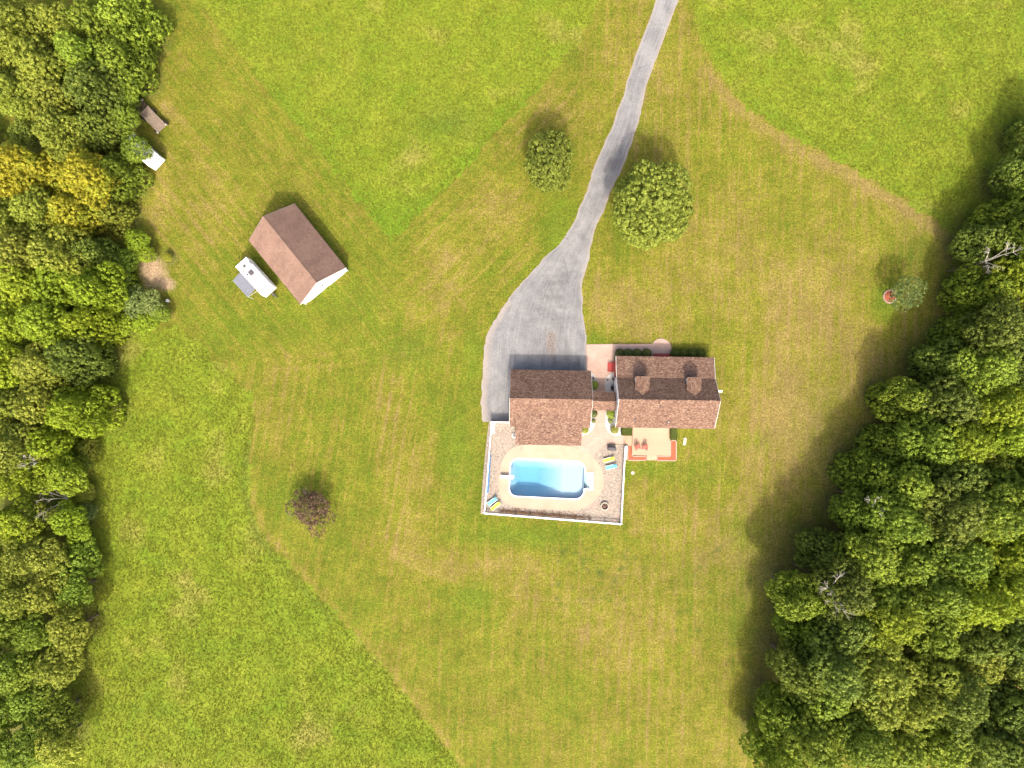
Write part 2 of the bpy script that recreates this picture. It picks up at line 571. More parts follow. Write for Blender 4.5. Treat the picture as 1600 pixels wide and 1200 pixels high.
def rrect(cx, cy, w_, h_, r, n=6, rz=0.0):
    out = []
    for (sx, sy, a0) in ((1, 1, 0), (-1, 1, 90), (-1, -1, 180), (1, -1, 270)):
        for i in range(n + 1):
            t = R(a0 + 90 * i / n)
            x = sx * (w_ / 2 - r) + r * math.cos(t); y = sy * (h_ / 2 - r) + r * math.sin(t)
            out.append((cx + x * math.cos(rz) - y * math.sin(rz), cy + x * math.sin(rz) + y * math.cos(rz)))
    return out


# ------------------------------------------------------------------ tree planning
def edge_fn(tab):
    ys, xs = zip(*tab)
    return lambda y: float(np.interp(y, ys, xs))


right_edge = edge_fn([(-60, 1660), (150, 1640), (205, 1592), (250, 1586), (300, 1550), (350, 1520), (400, 1508), (460, 1500),
                      (500, 1478), (520, 1462), (560, 1462), (600, 1408), (625, 1378), (690, 1372), (705, 1318), (780, 1318), (800, 1330),
                      (845, 1262), (900, 1242), (930, 1220), (1050, 1220), (1120, 1190), (1260, 1165)])
left_edge = edge_fn([(-60, 245), (100, 225), (120, 190), (205, 186), (240, 216), (262, 224), (300, 220), (350, 214), (380, 200), (420, 150),
                     (480, 215), (520, 160), (600, 158), (640, 160), (680, 120), (760, 118), (850, 142), (900, 138), (950, 128), (1050, 112), (1260, 95)])
BAND = ['in the topmost row', 'just below the topmost row', 'just above the hay wagon level', 'level with the hay wagon',
        'level with the smaller driveway tree', 'level with the large driveway tree', 'level with the upper barn roof', 'level with the camper',
        'level with the widening drive', 'level with the front porch', 'level with the house ridge', 'level with the two red chairs',
        'level with the swimming pool', 'level with the fire pit', 'just below the pool fence level', 'well below the pool fence level',
        'midway between pool fence and bottom', 'three rows above the bottom', 'just above the bottom row', 'in the bottommost row']
ORD = ['at the clearing edge', 'second from the clearing', 'third from the clearing', 'fourth from the clearing', 'fifth from the clearing',
       'sixth from the clearing', 'seventh from the clearing', 'eighth from the clearing']
COLW = {'leaf_dark': 'dark green', 'leaf_mid': 'mid green', 'leaf_olive': 'olive green', 'leaf_lime': 'bright lime', 'leaf_yellow': 'yellow',
        'leaf_silver': 'silvery green'}
left_seeds = [(20, 170, 'leaf_olive'), (85, 185, 'leaf_olive'), (160, 165, 'leaf_dark'), (190, 180, 'leaf_mid'), (180, 235, 'leaf_mid'), (30, 250, 'leaf_yellow'),
              (100, 225, 'leaf_olive'), (105, 300, 'leaf_yellow'), (60, 290, 'leaf_yellow'), (150, 330, 'leaf_yellow'), (20, 320, 'leaf_olive'), (190, 300, 'leaf_mid'), (195, 345, 'leaf_olive'),
              (30, 380, 'leaf_olive'), (105, 390, 'leaf_olive'), (150, 400, 'leaf_dark'), (60, 440, 'leaf_lime'), (110, 470, 'leaf_lime'), (20, 540, 'leaf_lime'),
              (110, 560, 'leaf_dark'), (30, 590, 'leaf_olive'), (90, 640, 'leaf_lime'), (30, 650, 'leaf_olive'), (50, 745, 'leaf_lime'), (10, 780, 'leaf_lime'), (100, 780, 'leaf_lime'),
              (40, 860, 'leaf_olive'), (110, 880, 'leaf_mid'), (60, 930, 'leaf_olive'), (100, 1000, 'leaf_olive'), (20, 1000, 'leaf_mid'), (70, 60, 'leaf_olive'), (170, 60, 'leaf_mid'), (50, 1120, 'leaf_mid'), (100, 1180, 'leaf_olive')]
right_seeds = [(1590, 240, 'leaf_dark'), (1540, 360, 'leaf_dark'), (1590, 350, 'leaf_mid'), (1530, 440, 'leaf_mid'), (1580, 450, 'leaf_lime'), (1500, 510, 'leaf_mid'), (1560, 520, 'leaf_dark'), (1450, 590, 'leaf_dark'),
               (1560, 600, 'leaf_mid'), (1400, 640, 'leaf_mid'), (1560, 670, 'leaf_lime'), (1340, 730, 'leaf_mid'), (1450, 700, 'leaf_mid'), (1500, 760, 'leaf_dark'), (1430, 790, 'leaf_mid'), (1550, 790, 'leaf_mid'),
               (1300, 870, 'leaf_dark'), (1380, 920, 'leaf_mid'), (1480, 880, 'leaf_mid'), (1560, 890, 'leaf_lime'), (1250, 960, 'leaf_mid'), (1330, 950, 'leaf_dark'), (1390, 980, 'leaf_lime'),
               (1480, 970, 'leaf_mid'), (1570, 1000, 'leaf_dark'), (1250, 1040, 'leaf_dark'), (1420, 1040, 'leaf_olive'), (1500, 1050, 'leaf_olive'), (1550, 1120, 'leaf_dark'), (1300, 1150, 'leaf_mid'), (1450, 1170, 'leaf_mid'), (1600, 80, 'leaf_dark')]


def nearest(seeds, x, y):
    return min(seeds, key=lambda s: (s[0] - x) ** 2 + (s[1] - y) ** 2)[2]


rnd = random.Random(11)
PLAN = []   # (name, label, cat, group, px, py, zc, radius_m, height, matkey, size class)
for bi in range(20):
    yc = bi * 60 + 30
    # right wood
    e = right_edge(yc + rnd.uniform(-8, 8))
    x = e + 40; k = 0
    while x < 1670 and k < 8:
        zt = (13.5 if k else 10.0) + (3.0 if yc > 780 else 0)
        zt += rnd.uniform(-1.8, 1.8)
        if yc < 350: zt = 10 + rnd.uniform(-1, 1.2)
        rad = rnd.uniform(3.5, 4.4) if k else rnd.uniform(3.1, 3.6)
        yy = yc + rnd.uniform(-14, 14)
        mk = nearest(right_seeds, x, yy)
        PLAN.append(['deciduous_tree', f'{COLW[mk]} right-wood tree, {ORD[k]}, {BAND[bi]}', 'tree', 'trees of the right-hand wood',
                     x + rnd.uniform(-6, 6), yy, zt, rad, mk, 'big'])
        x += rnd.uniform(60, 78); k += 1
    # left wood
    e = left_edge(yc)
    low = yc > 700
    x = e - (26 if low else 38); k = 0
    while x > -50 and k < 8:
        zt = (6.5 + rnd.uniform(-1.5, 2)) if low else (9.3 + rnd.uniform(-1.3, 1.8))
        rad = rnd.uniform(2.6, 3.4) if low else rnd.uniform(3.2, 4.0)
        yy = yc + rnd.uniform(-12, 12)
        mk = nearest(left_seeds, x, yy)
        if k == 0 and 180 <= yc <= 400: zt -= 2.6; rad *= .92
        skip = (x > 150 and 370 < yy < 430) or (x < 40 and 190 < yy < 225) or (20 < x < 100 and 695 < yy < 725)
        PLAN.append(['deciduous_tree' if not low else 'scrub_tree', f'{COLW[mk]} left-wood tree, {ORD[k]}, {BAND[bi]}', 'tree', 'trees of the left-hand wood',
                     x + rnd.uniform(-5, 5), yy, zt * (0.45 if skip else 1), rad * (0.6 if skip else 1), mk if not skip else 'leaf_dark', 'med' if low or skip else 'big'])
        x -= rnd.uniform(38, 50) if low else rnd.uniform(58, 72); k += 1

SHRUBS = [
    (212, 376, 3.2, 1.9, 'leaf_lime', 'bright lime bush just above the bare dirt patch'),
    (226, 396, 2.4, 1.5, 'leaf_lime', 'lime bush touching the top of the dirt patch'),
    (196, 404, 3.0, 1.8, 'leaf_mid', 'leafy green bush left of the dirt patch'),
    (186, 436, 3.0, 1.9, 'leaf_dark', 'dark bush left of the dirt patch at its lower half'),
    (262, 402, 1.2, .7, 'leaf_gold', 'small yellow-green bush right above the dirt patch'),
    (164, 446, 5.0, 2.2, 'leaf_lime', 'rounded bright lime bush at the wood edge left of the dirt patch'),
    (172, 470, 4.6, 2.1, 'leaf_lime', 'bright lime bush below the rounded lime one'),
    (205, 470, 3.4, 2.2, 'leaf_silver', 'silvery green bush just below the dirt patch on its left'),
    (232, 474, 3.2, 1.9, 'leaf_silver', 'silvery green bush below the middle of the dirt patch'),
    (248, 488, 2.6, 1.5, 'leaf_mid', 'low green bush next to the small white bucket'),
    (222, 502, 2.6, 1.9, 'leaf_lime', 'lime bush at the tall meadow corner below the dirt patch'),
    (190, 506, 3.0, 2.0, 'leaf_lime', 'lime bush left of the one at the meadow corner'),
    (160, 520, 3.2, 1.9, 'leaf_mid', 'green bush where the meadow edge turns down'),
    (134, 700, 2.6, 1.7, 'leaf_olive', 'olive bush beside the meadow, level with the red chairs'),
    (120, 726, 3.0, 1.8, 'leaf_mid', 'green bush beside the meadow above the dead pale branches'),
    (132, 770, 2.2, 1.6, 'leaf_olive', 'olive bush on the meadow edge right of the dead branches'),
    (136, 800, 2.2, 1.4, 'leaf_silver', 'silvery bush on the meadow edge below the dead branches'),
    (209, 231, 4.8, 2.2, 'leaf_mid', 'green bush hanging over the left side of the white cargo trailer'),
    (190, 146, 4.4, 2.3, 'leaf_mid', 'green bush at the wood edge left of the hay wagon hitch'),
    (187, 178, 5.0, 2.3, 'leaf_mid', 'green bush at the wood edge left of the hay wagon'),
    (118, 985, 2.4, 1.6, 'leaf_gold', 'yellow-green bush on the meadow edge near the lower left'),
    (114, 1030, 2.2, 1.4, 'leaf_gold', 'yellow-green bush low on the meadow edge in the lower left'),
]

trees_xy = []
for t in PLAN:
    x, y = G(t[4], t[5], t[6] - t[7] * (1.0 if 'clearing edge' in t[1] else .8))
    trees_xy.append((x, y, t[7], t[3]))
for s in SHRUBS:
    x, y = G(s[0], s[1], s[2] * .6); trees_xy.append((x, y, s[3] * .8, ''))

# ------------------------------------------------------------------ ground
F1 = [(272, -50), (430, 150), (515, 257), (600, 362), (612, 372), (624, 366), (700, 290), (830, 150), (905, 70), (965, -60), (965, -300), (100, -300)]
F2 = [(1060, -300), (1065, -60), (1098, 70), (1147, 150), (1214, 199), (1322, 257), (1420, 315), (1510, 378), (1700, 420), (1900, 300), (1900, -300)]
F3 = [(235, 520), (275, 505), (335, 560), (392, 618), (398, 660), (386, 720), (388, 780), (405, 830), (450, 882), (522, 960), (600, 1045), (720, 1200), (900, 1400), (-200, 1400), (-200, 520)]


def blobs(PX, PY, L):
    r = np.zeros_like(PX)
    for (x, y, rx, ry, a_) in L:
        r += a_ * np.exp(-(((PX - x) / rx) ** 2 + ((PY - y) / ry) ** 2))
    return r


# pool outline in its own frame
PRZ = R(-2.8)
PCX, PCY = G(855, 748.3)
PW, PL = 10.8, 5.35
base = []
def rp(x, y): return (PCX + x * math.cos(PRZ) - y * math.sin(PRZ), PCY + x * math.sin(PRZ) + y * math.cos(PRZ))
def arc(cx, cy, r, a0, a1, n=7): return [(cx + r * math.cos(R(a0 + (a1 - a0) * i / n)), cy + r * math.sin(R(a0 + (a1 - a0) * i / n))) for i in range(n + 1)]
hx, hy = PW / 2, PL / 2
POOL = arc(hx - 1.3, hy - 1.3, 1.3, 0, 90) + arc(-hx + 1.1, hy - 1.1, 1.1, 90, 180) + arc(-hx + 1.1, -hy + 1.1, 1.1, 180, 270) + arc(hx - 1.3, -hy + 1.3, 1.3, 270, 360)
POOL += [(hx, -1.12), (hx + 1.15, -1.12), (hx + 1.15, 1.05), (hx, 1.05)]
def grow(poly, d):
    n = len(poly); out = []
    for i in range(n):
        p0, p1, p2 = Vector(poly[i - 1]), Vector(poly[i]), Vector(poly[(i + 1) % n])
        e1 = (p1 - p0); e2 = (p2 - p1)
        n1 = Vector((e1.y, -e1.x)).normalized() if e1.length > 1e-6 else Vector((0, 0)); n2 = Vector((e2.y, -e2.x)).normalized() if e2.length > 1e-6 else n1
        if n1.length == 0: n1 = n2
        m_ = (n1 + n2); m_ = m_.normalized() if m_.length > 1e-6 else n1
        k = d / max(.5, m_.dot(n1))
        out.append((p1.x + m_.x * k, p1.y + m_.y * k))
    return out
POOLW = [rp(*p) for p in POOL]
COPW = [rp(*p) for p in grow(POOL, 0.20)]

step = 0.4
xin = np.arange(-80, 80.01, step); yin = np.arange(-62, 62.01, step)
ex = np.array([84, 90, 100, 120, 160, 240, 400, 700, 1200.]); ey = np.array([66, 72, 82, 100, 140, 220, 400, 700, 1200.])
XS = np.concatenate([-ex[::-1], xin, ex]); YS = np.concatenate([-ey[::-1], yin, ey])
GX, GY = np.meshgrid(XS, YS)
nx, ny = len(XS), len(YS)
PX = 800 + GX * K; PY = 600 - GY * K
rg = np.random.RandomState(5)
jx = PX + rg.uniform(-3, 3, PX.shape); jy = PY + rg.uniform(-3, 3, PX.shape)
wob = 4 * np.sin(PX * .11 + PY * .05) + 3 * np.sin(PY * .17)
tall = (inpoly(jx + wob * .4, jy, F1) | inpoly(jx, jy + wob * .7, F2) | inpoly(jx + wob, jy, F3)).astype(float)
far = (np.abs(GX) > 82) | (np.abs(GY) > 64)
dry = np.where(PX > 905, .40, .24)
dry = np.where((PX < 600) & (PY < 560), .20, dry)
dry = np.where((PY > 560) & (PX < 640), .20, dry)
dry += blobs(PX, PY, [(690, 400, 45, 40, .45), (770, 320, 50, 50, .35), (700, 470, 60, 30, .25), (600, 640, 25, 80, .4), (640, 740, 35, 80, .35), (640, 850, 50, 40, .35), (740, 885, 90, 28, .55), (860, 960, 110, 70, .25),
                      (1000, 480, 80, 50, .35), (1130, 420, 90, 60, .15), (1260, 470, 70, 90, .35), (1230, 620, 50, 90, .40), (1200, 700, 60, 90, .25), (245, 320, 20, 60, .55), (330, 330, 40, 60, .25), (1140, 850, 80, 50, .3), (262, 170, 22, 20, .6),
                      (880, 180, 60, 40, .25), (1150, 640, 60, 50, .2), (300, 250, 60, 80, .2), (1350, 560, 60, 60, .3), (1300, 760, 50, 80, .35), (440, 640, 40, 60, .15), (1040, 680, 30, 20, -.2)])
d2 = segdist(PX, PY, [(1105, 110), (1140, 158), (1205, 207), (1315, 268), (1415, 328), (1500, 385)])
dry += .55 * np.exp(-(d2 / 11) ** 2) * (1 - tall)
d3 = segdist(PX, PY, [(398, 625), (404, 660), (392, 720), (396, 780), (412, 826), (458, 880), (530, 958), (610, 1045), (730, 1200)])
dry += .35 * np.exp(-(d3 / 5) ** 2) * (1 - tall)
lush = blobs(PX, PY, [(932, 535, 22, 14, .9), (1383, 472, 22, 26, 1.1), (742, 930, 30, 22, .8), (630, 550, 70, 40, .45), (830, 838, 110, 16, .6), (1010, 735, 40, 16, .7), (715, 700, 35, 80, .6), (870, 370, 26, 60, .8),
                      (1160, 830, 40, 30, .4), (900, 420, 12, 120, .2), (1090, 740, 40, 30, .4), (1185, 690, 30, 20, .4), (420, 520, 120, 40, .3), (560, 470, 60, 40, .4), (740, 550, 14, 60, .6), (470, 770, 40, 25, .5), (1140, 980, 60, 40, .4), (900, 950, 50, 40, .2), (340, 400, 30, 40, .2), (970, 360, 18, 60, .5), (1330, 850, 50, 50, .3)])
lush += tall * (.9 * np.exp(-(segdist(PX, PY, [(430, 150), (515, 257), (612, 370), (700, 290), (830, 150)]) / 16) ** 2) + .5 * np.exp(-(segdist(PX, PY, [(1147, 150), (1322, 257), (1510, 378)]) / 14) ** 2) + blobs(PX, PY, [(690, 195, 45, 25, .5), (610, 330, 60, 40, .5), (450, 960, 60, 60, .4), (330, 1000, 40, 50, .3)]))
bare = blobs(PX, PY, [(238, 425, 26, 28, 1.0), (230, 402, 16, 11, .5), (264, 446, 16, 11, .8), (240, 330, 7, 14, .35), (266, 200, 8, 14, .25), (255, 165, 14, 10, .5), (1396, 464, 12, 10, .5), (1160, 165, 16, 8, .3), (150, 545, 10, 10, .3)])
weed_shade = np.zeros_like(PX)
for _ in range(70):
    q = rg.rand()
    if q < .6: cx_, cy_ = rg.uniform(860, 990), rg.uniform(855, 945)
    elif q < .8: cx_, cy_ = rg.uniform(1000, 1180), rg.uniform(850, 1000)
    else: cx_, cy_ = rg.uniform(840, 1000), rg.uniform(850, 1030)
    weed_shade += rg.uniform(.5, .95) * np.exp(-(((PX - cx_) / 3.6) ** 2 + ((PY - cy_) / 3.0) ** 2))
weed_shade += blobs(PX, PY, [(490, 790, 20, 14, .4), (700, 190, 50, 24, .55), (1010, 205, 20, 14, .2), (640, 545, 30, 14, .15), (1190, 930, 55, 130, .45), (1290, 700, 45, 130, .3), (1080, 900, 60, 60, .15), (1440, 400, 50, 60, .3), (1640, 200, 40, 80, .3), (272, 620, 5, 4, .6)]) + .5 * np.exp(-(segdist(PX, PY, [(386, 690), (380, 760), (398, 832), (445, 890), (515, 965)]) / 4.5) ** 2)  # broad blobs along the right wood put its tree shade into lawn colour
weed_shade = np.clip(weed_shade, 0, 1)
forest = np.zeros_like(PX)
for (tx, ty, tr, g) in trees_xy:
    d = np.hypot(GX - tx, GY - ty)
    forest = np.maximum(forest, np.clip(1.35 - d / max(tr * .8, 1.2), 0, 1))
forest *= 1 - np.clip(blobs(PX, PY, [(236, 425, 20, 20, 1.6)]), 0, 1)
track = np.zeros_like(PX)
for pl in ([(628, 585), (604, 640), (592, 700), (588, 760)], [(420, 578), (520, 572), (620, 555), (720, 520), (775, 480)], [(650, 725), (630, 800), (606, 880)], [(250, 300), (330, 420), (430, 540), (520, 580)],
           [(455, 560), (560, 545), (660, 500), (760, 420)], [(600, 860), (680, 900), (800, 930), (940, 940)], [(640, 380), (720, 470), (760, 540)], [(960, 830), (1090, 820), (1160, 760), (1180, 620)]):
    track = np.maximum(track, np.exp(-(segdist(PX, PY, [tuple(q) for q in catmull(pl, 6)]) / 3.2) ** 2) * (1 - tall))
# mowing direction: (along, across) in metres
def mowc(dx, dy): return GX * dx + GY * dy, GX * dy - GY * dx
al, ac = mowc(.17, .985)
A1, C1 = mowc(.03, 1.0); msk = (PX > 905) | ((PY > 780) & (PX > 660)); al = np.where(msk, A1, al); ac = np.where(msk, C1, ac)
A1, C1 = mowc(.625, -.78); msk = (PY < 560) & (PX < 612) ; al = np.where(msk, A1, al); ac = np.where(msk, C1, ac)
A1, C1 = mowc(.70, .715); msk = (PY < 470) & (PX >= 612) & (PX < 905); al = np.where(msk, A1, al); ac = np.where(msk, C1, ac)

GZ = np.zeros_like(GX)
V = np.stack([GX, GY, GZ], -1).reshape(-1, 3)
hole_poly = [rp(*p) for p in grow(POOL, 0.02)]
bx0, bx1 = min(p[0] for p in COPW) - .5, max(p[0] for p in COPW) + .5
by0, by1 = min(p[1] for p in COPW) - .5, max(p[1] for p in COPW) + .5
I = np.arange(nx * ny).reshape(ny, nx)
Fq = np.stack([I[:-1, :-1], I[:-1, 1:], I[1:, 1:], I[1:, :-1]], -1).reshape(-1, 4)
fc = V[Fq].mean(1)
keep = ~((fc[:, 0] > bx0) & (fc[:, 0] < bx1) & (fc[:, 1] > by0) & (fc[:, 1] < by1))
Fq = Fq[keep]
me = bpy.data.meshes.new('ground')
me.vertices.add(len(V)); me.vertices.foreach_set('co', V.astype(np.float32).ravel())
me.loops.add(Fq.size); me.loops.foreach_set('vertex_index', Fq.astype(np.int32).ravel())
me.polygons.add(len(Fq)); me.polygons.foreach_set('loop_start', np.arange(0, Fq.size, 4, dtype=np.int32))
for k, a_ in (('tall', tall), ('dry', dry), ('lush', lush), ('bare', bare), ('weed_shade', weed_shade), ('forest', forest), ('track', track)):
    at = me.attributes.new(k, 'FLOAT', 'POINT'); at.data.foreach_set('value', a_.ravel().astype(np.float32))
at = me.attributes.new('mow', 'FLOAT_VECTOR', 'POINT')
at.data.foreach_set('vector', np.stack([al, ac, al * 0], -1).ravel().astype(np.float32))
me.update(calc_edges=True); me.materials.append(M['ground'])
for p in me.polygons: p.use_smooth = True
go = bpy.data.objects.new('ground', me); COL.objects.link(go)
tag(go, kind='structure')

# meadow grass: real blades
rg = np.random.RandomState(3)


def blades(n, x, y, h, wd, lean):
    """three leaning triangular blades per tuft"""
    out = []; tint = []
    for k in range(3):
        a_ = rg.uniform(0, 2 * np.pi, n); l = lean * rg.uniform(.3, 1.0, n); hh = h * rg.uniform(.6, 1.1, n)
        bx, by = x + rg.normal(0, .06, n), y + rg.normal(0, .06, n)
        dx, dy = np.cos(a_), np.sin(a_)
        z0 = np.zeros(n)
        p = np.stack([np.stack([bx - dy * wd, by + dx * wd, z0], -1), np.stack([bx + dy * wd, by - dx * wd, z0], -1),
                      np.stack([bx + dx * l, by + dy * l, hh], -1)], 1)
        out.append(p.reshape(-1, 3)); tint.append(np.repeat(rg.rand(n), 3))
    return np.concatenate(out), np.concatenate(tint)


n = 430000
x = rg.uniform(-80, 80, n); y = rg.uniform(-60, 60, n)
qx, qy = 800 + x * K, 600 - y * K
ok = inpoly(qx, qy, F1) | inpoly(qx, qy, F2) | (inpoly(qx, qy, F3) & (qx > 90))
x, y = x[ok], y[ok]
patch = .5 + .5 * np.sin(x * .9 + 2 * np.sin(y * .5)) * np.sin(y * .8 + 1.5 * np.sin(x * .4))
ok = rg.rand(len(x)) < .45 + .55 * patch
x, y = x[ok][:95000], y[ok][:95000]
Vb, tb = blades(len(x), x, y, .20, .045, .22)
M['meadow'] = leaf_mat('meadow_blade', (.150, .203, .012), (.320, .365, .040), 0.35)
me = quads_mesh('meadow_grass', Vb, 3, {'tint': tb}); me.materials.append(M['meadow'])
o = bpy.data.objects.new('meadow_grass', me); COL.objects.link(o); tag(o, 'tall bright green meadow grass on the unmown fields', 'grass', kind='stuff')

# ------------------------------------------------------------------ driveway
Lp = catmull([(1215, -600), (1125, -320), (1068, -140), (1024, 0), (988, 100), (972, 150), (957, 193), (938, 240), (922, 285), (903, 332), (880, 373), (850, 405), (822, 435), (799, 462), (781, 487), (768, 510), (760, 532), (755, 560), (752, 600), (752, 635), (754, 659)], 7)
Rp = catmull([(1250, -600), (1160, -320), (1103, -140), (1059, 0), (1021, 100), (1007, 150), (996, 198), (977, 250), (959, 290), (945, 325), (932, 355), (922, 395), (913, 430), (910, 460), (911, 490), (914, 512), (916, 532), (916, 560), (916, 600), (916, 635), (916, 659)], 7)
nc = 40
ve, fe, uvs, edg, stn, oil, wrn = [], [], [], [], [], [], []
acc = 0
rr = random.Random(2)
jl = 0; jr = 0
for i in range(len(Lp)):
    if i: acc += float(np.hypot(*(Lp[i] + Rp[i] - Lp[i - 1] - Rp[i - 1]))) / 2 / K
    jl = .6 * jl + rr.uniform(-1.3, 1.3); jr = .6 * jr + rr.uniform(-1.1, 1.1)
    a_, b_ = Lp[i].copy(), Rp[i].copy()
    a_[0] += jl; b_[0] += jr if b_[1] < 536 else 0
    wpx = float(np.hypot(*(b_ - a_)))
    for c in range(nc + 1):
        t = c / nc
        p = a_ + (b_ - a_) * t
        gx, gy = G(p[0], p[1])
        ve.append((gx, gy, .02)); uvs.append(((t - .5) * (5 + wpx / K * .5), acc))
        el_ = 1.0 - t * wpx / (16 if p[1] > 470 else 5)
        er_ = 1.0 - (1 - t) * wpx / (7 if p[1] < 470 else 3.0)
        edg.append(max(0, el_, er_ * .9))
        stn.append(math.exp(-((p[0] - 861) / 7) ** 4) * math.exp(-((p[1] - 536) / 18) ** 4))
        ol = sum(math.exp(-((p[0] - sx) / 2.2) ** 2) * math.exp(-((p[1] - sy) / ll) ** 4) for sx, sy, ll in ((866, 566, 12), (886, 556, 26), (903, 566, 9), (846, 562, 12)))
        oil.append(min(1, ol))
        wrn.append(math.exp(-((t - .52) / .24) ** 2) * (math.exp(-((p[1] - 455) / 55) ** 2) + .8 * math.exp(-((p[1] - 250) / 50) ** 2)) + .5 * math.exp(-((t - .72) / .08) ** 2) * (200 < p[1] < 540))
for i in range(len(Lp) - 1):
    for c in range(nc):
        k = i * (nc + 1) + c
        fe.append((k, k + nc + 1, k + nc + 2, k + 1))
me = bpy.data.meshes.new('driveway'); me.from_pydata(ve, [], fe)
ul = me.uv_layers.new(name='UVMap')
ul.data.foreach_set('uv', np.array([uvs[l.vertex_index] for l in me.loops], np.float32).ravel())
for k, a_ in (('edge', edg), ('stain', stn), ('oil', oil), ('worn', wrn)):
    at = me.attributes.new(k, 'FLOAT', 'POINT'); at.data.foreach_set('value', np.array(a_, np.float32))
me.materials.append(M['drive'])
o = bpy.data.objects.new('driveway', me); COL.objects.link(o); tag(o, kind='structure')

# ------------------------------------------------------------------ yard, walkway, pool deck
deck_out = catmull([(806, 697.5), (840, 694), (880, 696), (907, 702), (927.5, 715), (940, 733), (943.5, 748), (940, 768), (928.5, 782.5), (915, 792), (900, 797.3), (870, 797), (830, 794.5),
                    (802.5, 791.5), (787, 783), (780, 769), (778.8, 750), (781.5, 729), (790.5, 709)], 5, True)
deck_out = px(deck_out)
yard_out = px([(765, 657.5), (812, 657.5), (812, 690), (905, 690), (930, 705), (938, 697.5), (948, 694), (979, 694.5), (973.5, 740), (971.5, 820.5), (860, 812), (751, 803), (755, 740), (760, 690), (763, 665)])
o = sheet('gravel_yard', yard_out, .03, M['gravel'], [deck_out[::-1]], .05); tag(o, kind='structure')
o = sheet('pool_deck', deck_out, .09, M['pool_concrete'], [COPW[::-1]], .12); tag(o, kind='structure')
walk_n = [(916.3, 538), (1010, 537.3)] + [(1033 + 16 * math.cos(R(t)), 545 - 16 * math.sin(R(t))) for t in range(152, -5, -12)] + [(1048.6, 558), (1048, 575), (966, 575), (966, 640), (916.3, 640)]
o = sheet('front_walkway', px(walk_n), .07, M['walk'], (), .06); tag(o, kind='structure')
walk_s = [(905, 640), (966, 640)] + [(966, 668), (974.8, 668), (974.8, 693.5), (950, 693.5), (943, 696), (936, 701), (929, 709), (925.5, 713.2), (915, 705.5), (905, 701), (895, 697)]
o = sheet('poolside_walkway', px(walk_s), .095, M['walk'], (), .06); tag(o, kind='structure')

# white stone beds with plants
def bed(outline, label, ez=.115):
    P = px(catmull(outline, 4, True))
    t = thing('planting_bed', label, 'planting bed', (P[0][0], P[0][1], 0), 0, 'white stone planting beds by the breezeway')
    x0, y0 = P[0]
    Q = [(p[0] - x0, p[1] - y0) for p in P]
    s = sheet('stone_mulch', Q, ez + .015, M['bed_stone'], (), .06, parent=t)
    b = MB()
    n = len(Q)
    cxm = sum(p[0] for p in Q) / n; cym = sum(p[1] for p in Q) / n
    def outp(p, k):
        d = Vector((p[0] - cxm, p[1] - cym)); d = d.normalized() * k
        return (p[0] + d.x, p[1] + d.y)
    O = [outp(p, .10) for p in Q]
    vs = [(*p, ez + .05) for p in Q] + [(*p, ez + .05) for p in O] + [(*p, 0) for p in Q] + [(*p, 0) for p in O]
    fs = [(i, (i + 1) % n, n + (i + 1) % n, n + i) for i in range(n)]
    fs += [(n + i, n + (i + 1) % n, 3 * n + (i + 1) % n, 3 * n + i) for i in range(n)]
    fs += [((i + 1) % n, i, 2 * n + i, 2 * n + (i + 1) % n) for i in range(n)]
    b.add(vs, fs).build('edging', M['bed_stone'], t)
    return t
bed([(964, 583), (956, 584), (949.5, 589), (946, 596), (946.5, 606), (947.5, 612), (956, 613), (964, 613)], 'white stone bed with dark pots against the house side wall', .08)
bed([(916, 582), (924, 584), (928.5, 588), (931, 596), (930, 607), (926, 612), (916, 613)], 'narrow white stone bed along the garage side near the drive', .08)
bed([(916, 640), (927, 641), (929, 652), (928, 665), (922, 674), (913, 679), (904, 680), (904, 660)], 'white stone bed at the garage corner nearest the pool')
bed([(966, 641), (948, 641), (946.5, 652), (947, 665), (951, 674), (959, 679.5), (968, 680), (972, 676), (972, 660)], 'white stone bed between house corner and poolside walk')

# ------------------------------------------------------------------ swimming pool
pool = thing('swimming_pool', 'rectangular pool with rounded corners and pale blue water inside the white fence', 'swimming pool', (PCX, PCY, 0), PRZ)
WZ = -.07
b = MB()
P = POOL; C = grow(POOL, .20); n = len(P)
vs = [(*p, .10) for p in P] + [(*p, .10) for p in C] + [(*p, -.10) for p in P] + [(*p, .0) for p in C]
fs = [(i, (i + 1) % n, n + (i + 1) % n, n + i) for i in range(n)] + [(i, 2 * n + i, 2 * n + (i + 1) % n, (i + 1) % n) for i in range(n)] + [(n + i, n + (i + 1) % n, 3 * n + (i + 1) % n, 3 * n + i) for i in range(n)]
b.add(vs, fs).build('coping', M['white'], pool)


def depth(x, y):
    def cl(t): return max(0., min(1., t))
    if x > hx - .02: return .12
    side = min(hy - abs(y), x + hx)
    deep = .95 + 1.05 * cl(side / 1.3)
    deep = min(2.0, deep) if x < -1.0 else deep
    t = cl((x + 1.4) / 3.6)
    return deep * (1 - t) + .85 * t
b = MB()
gxs = np.linspace(-hx, hx, 64); gys = np.linspace(-hy, hy, 34)
vs = []
for yy in gys:
    for xx in gxs:
        vs.append((xx, yy, -depth(xx, yy)))
fs = [(j * 64 + i, j * 64 + i + 1, (j + 1) * 64 + i + 1, (j + 1) * 64 + i) for j in range(33) for i in range(63)]
b.add(vs, fs)
b.build('pool_floor', M['liner'], pool)
b = MB()
vs = [(*p, .095) for p in P] + [(*p, -2.7) for p in P]
b.add(vs, [(i, n + i, n + (i + 1) % n, (i + 1) % n) for i in range(n)]).build('basin_wall', M['liner'], pool)
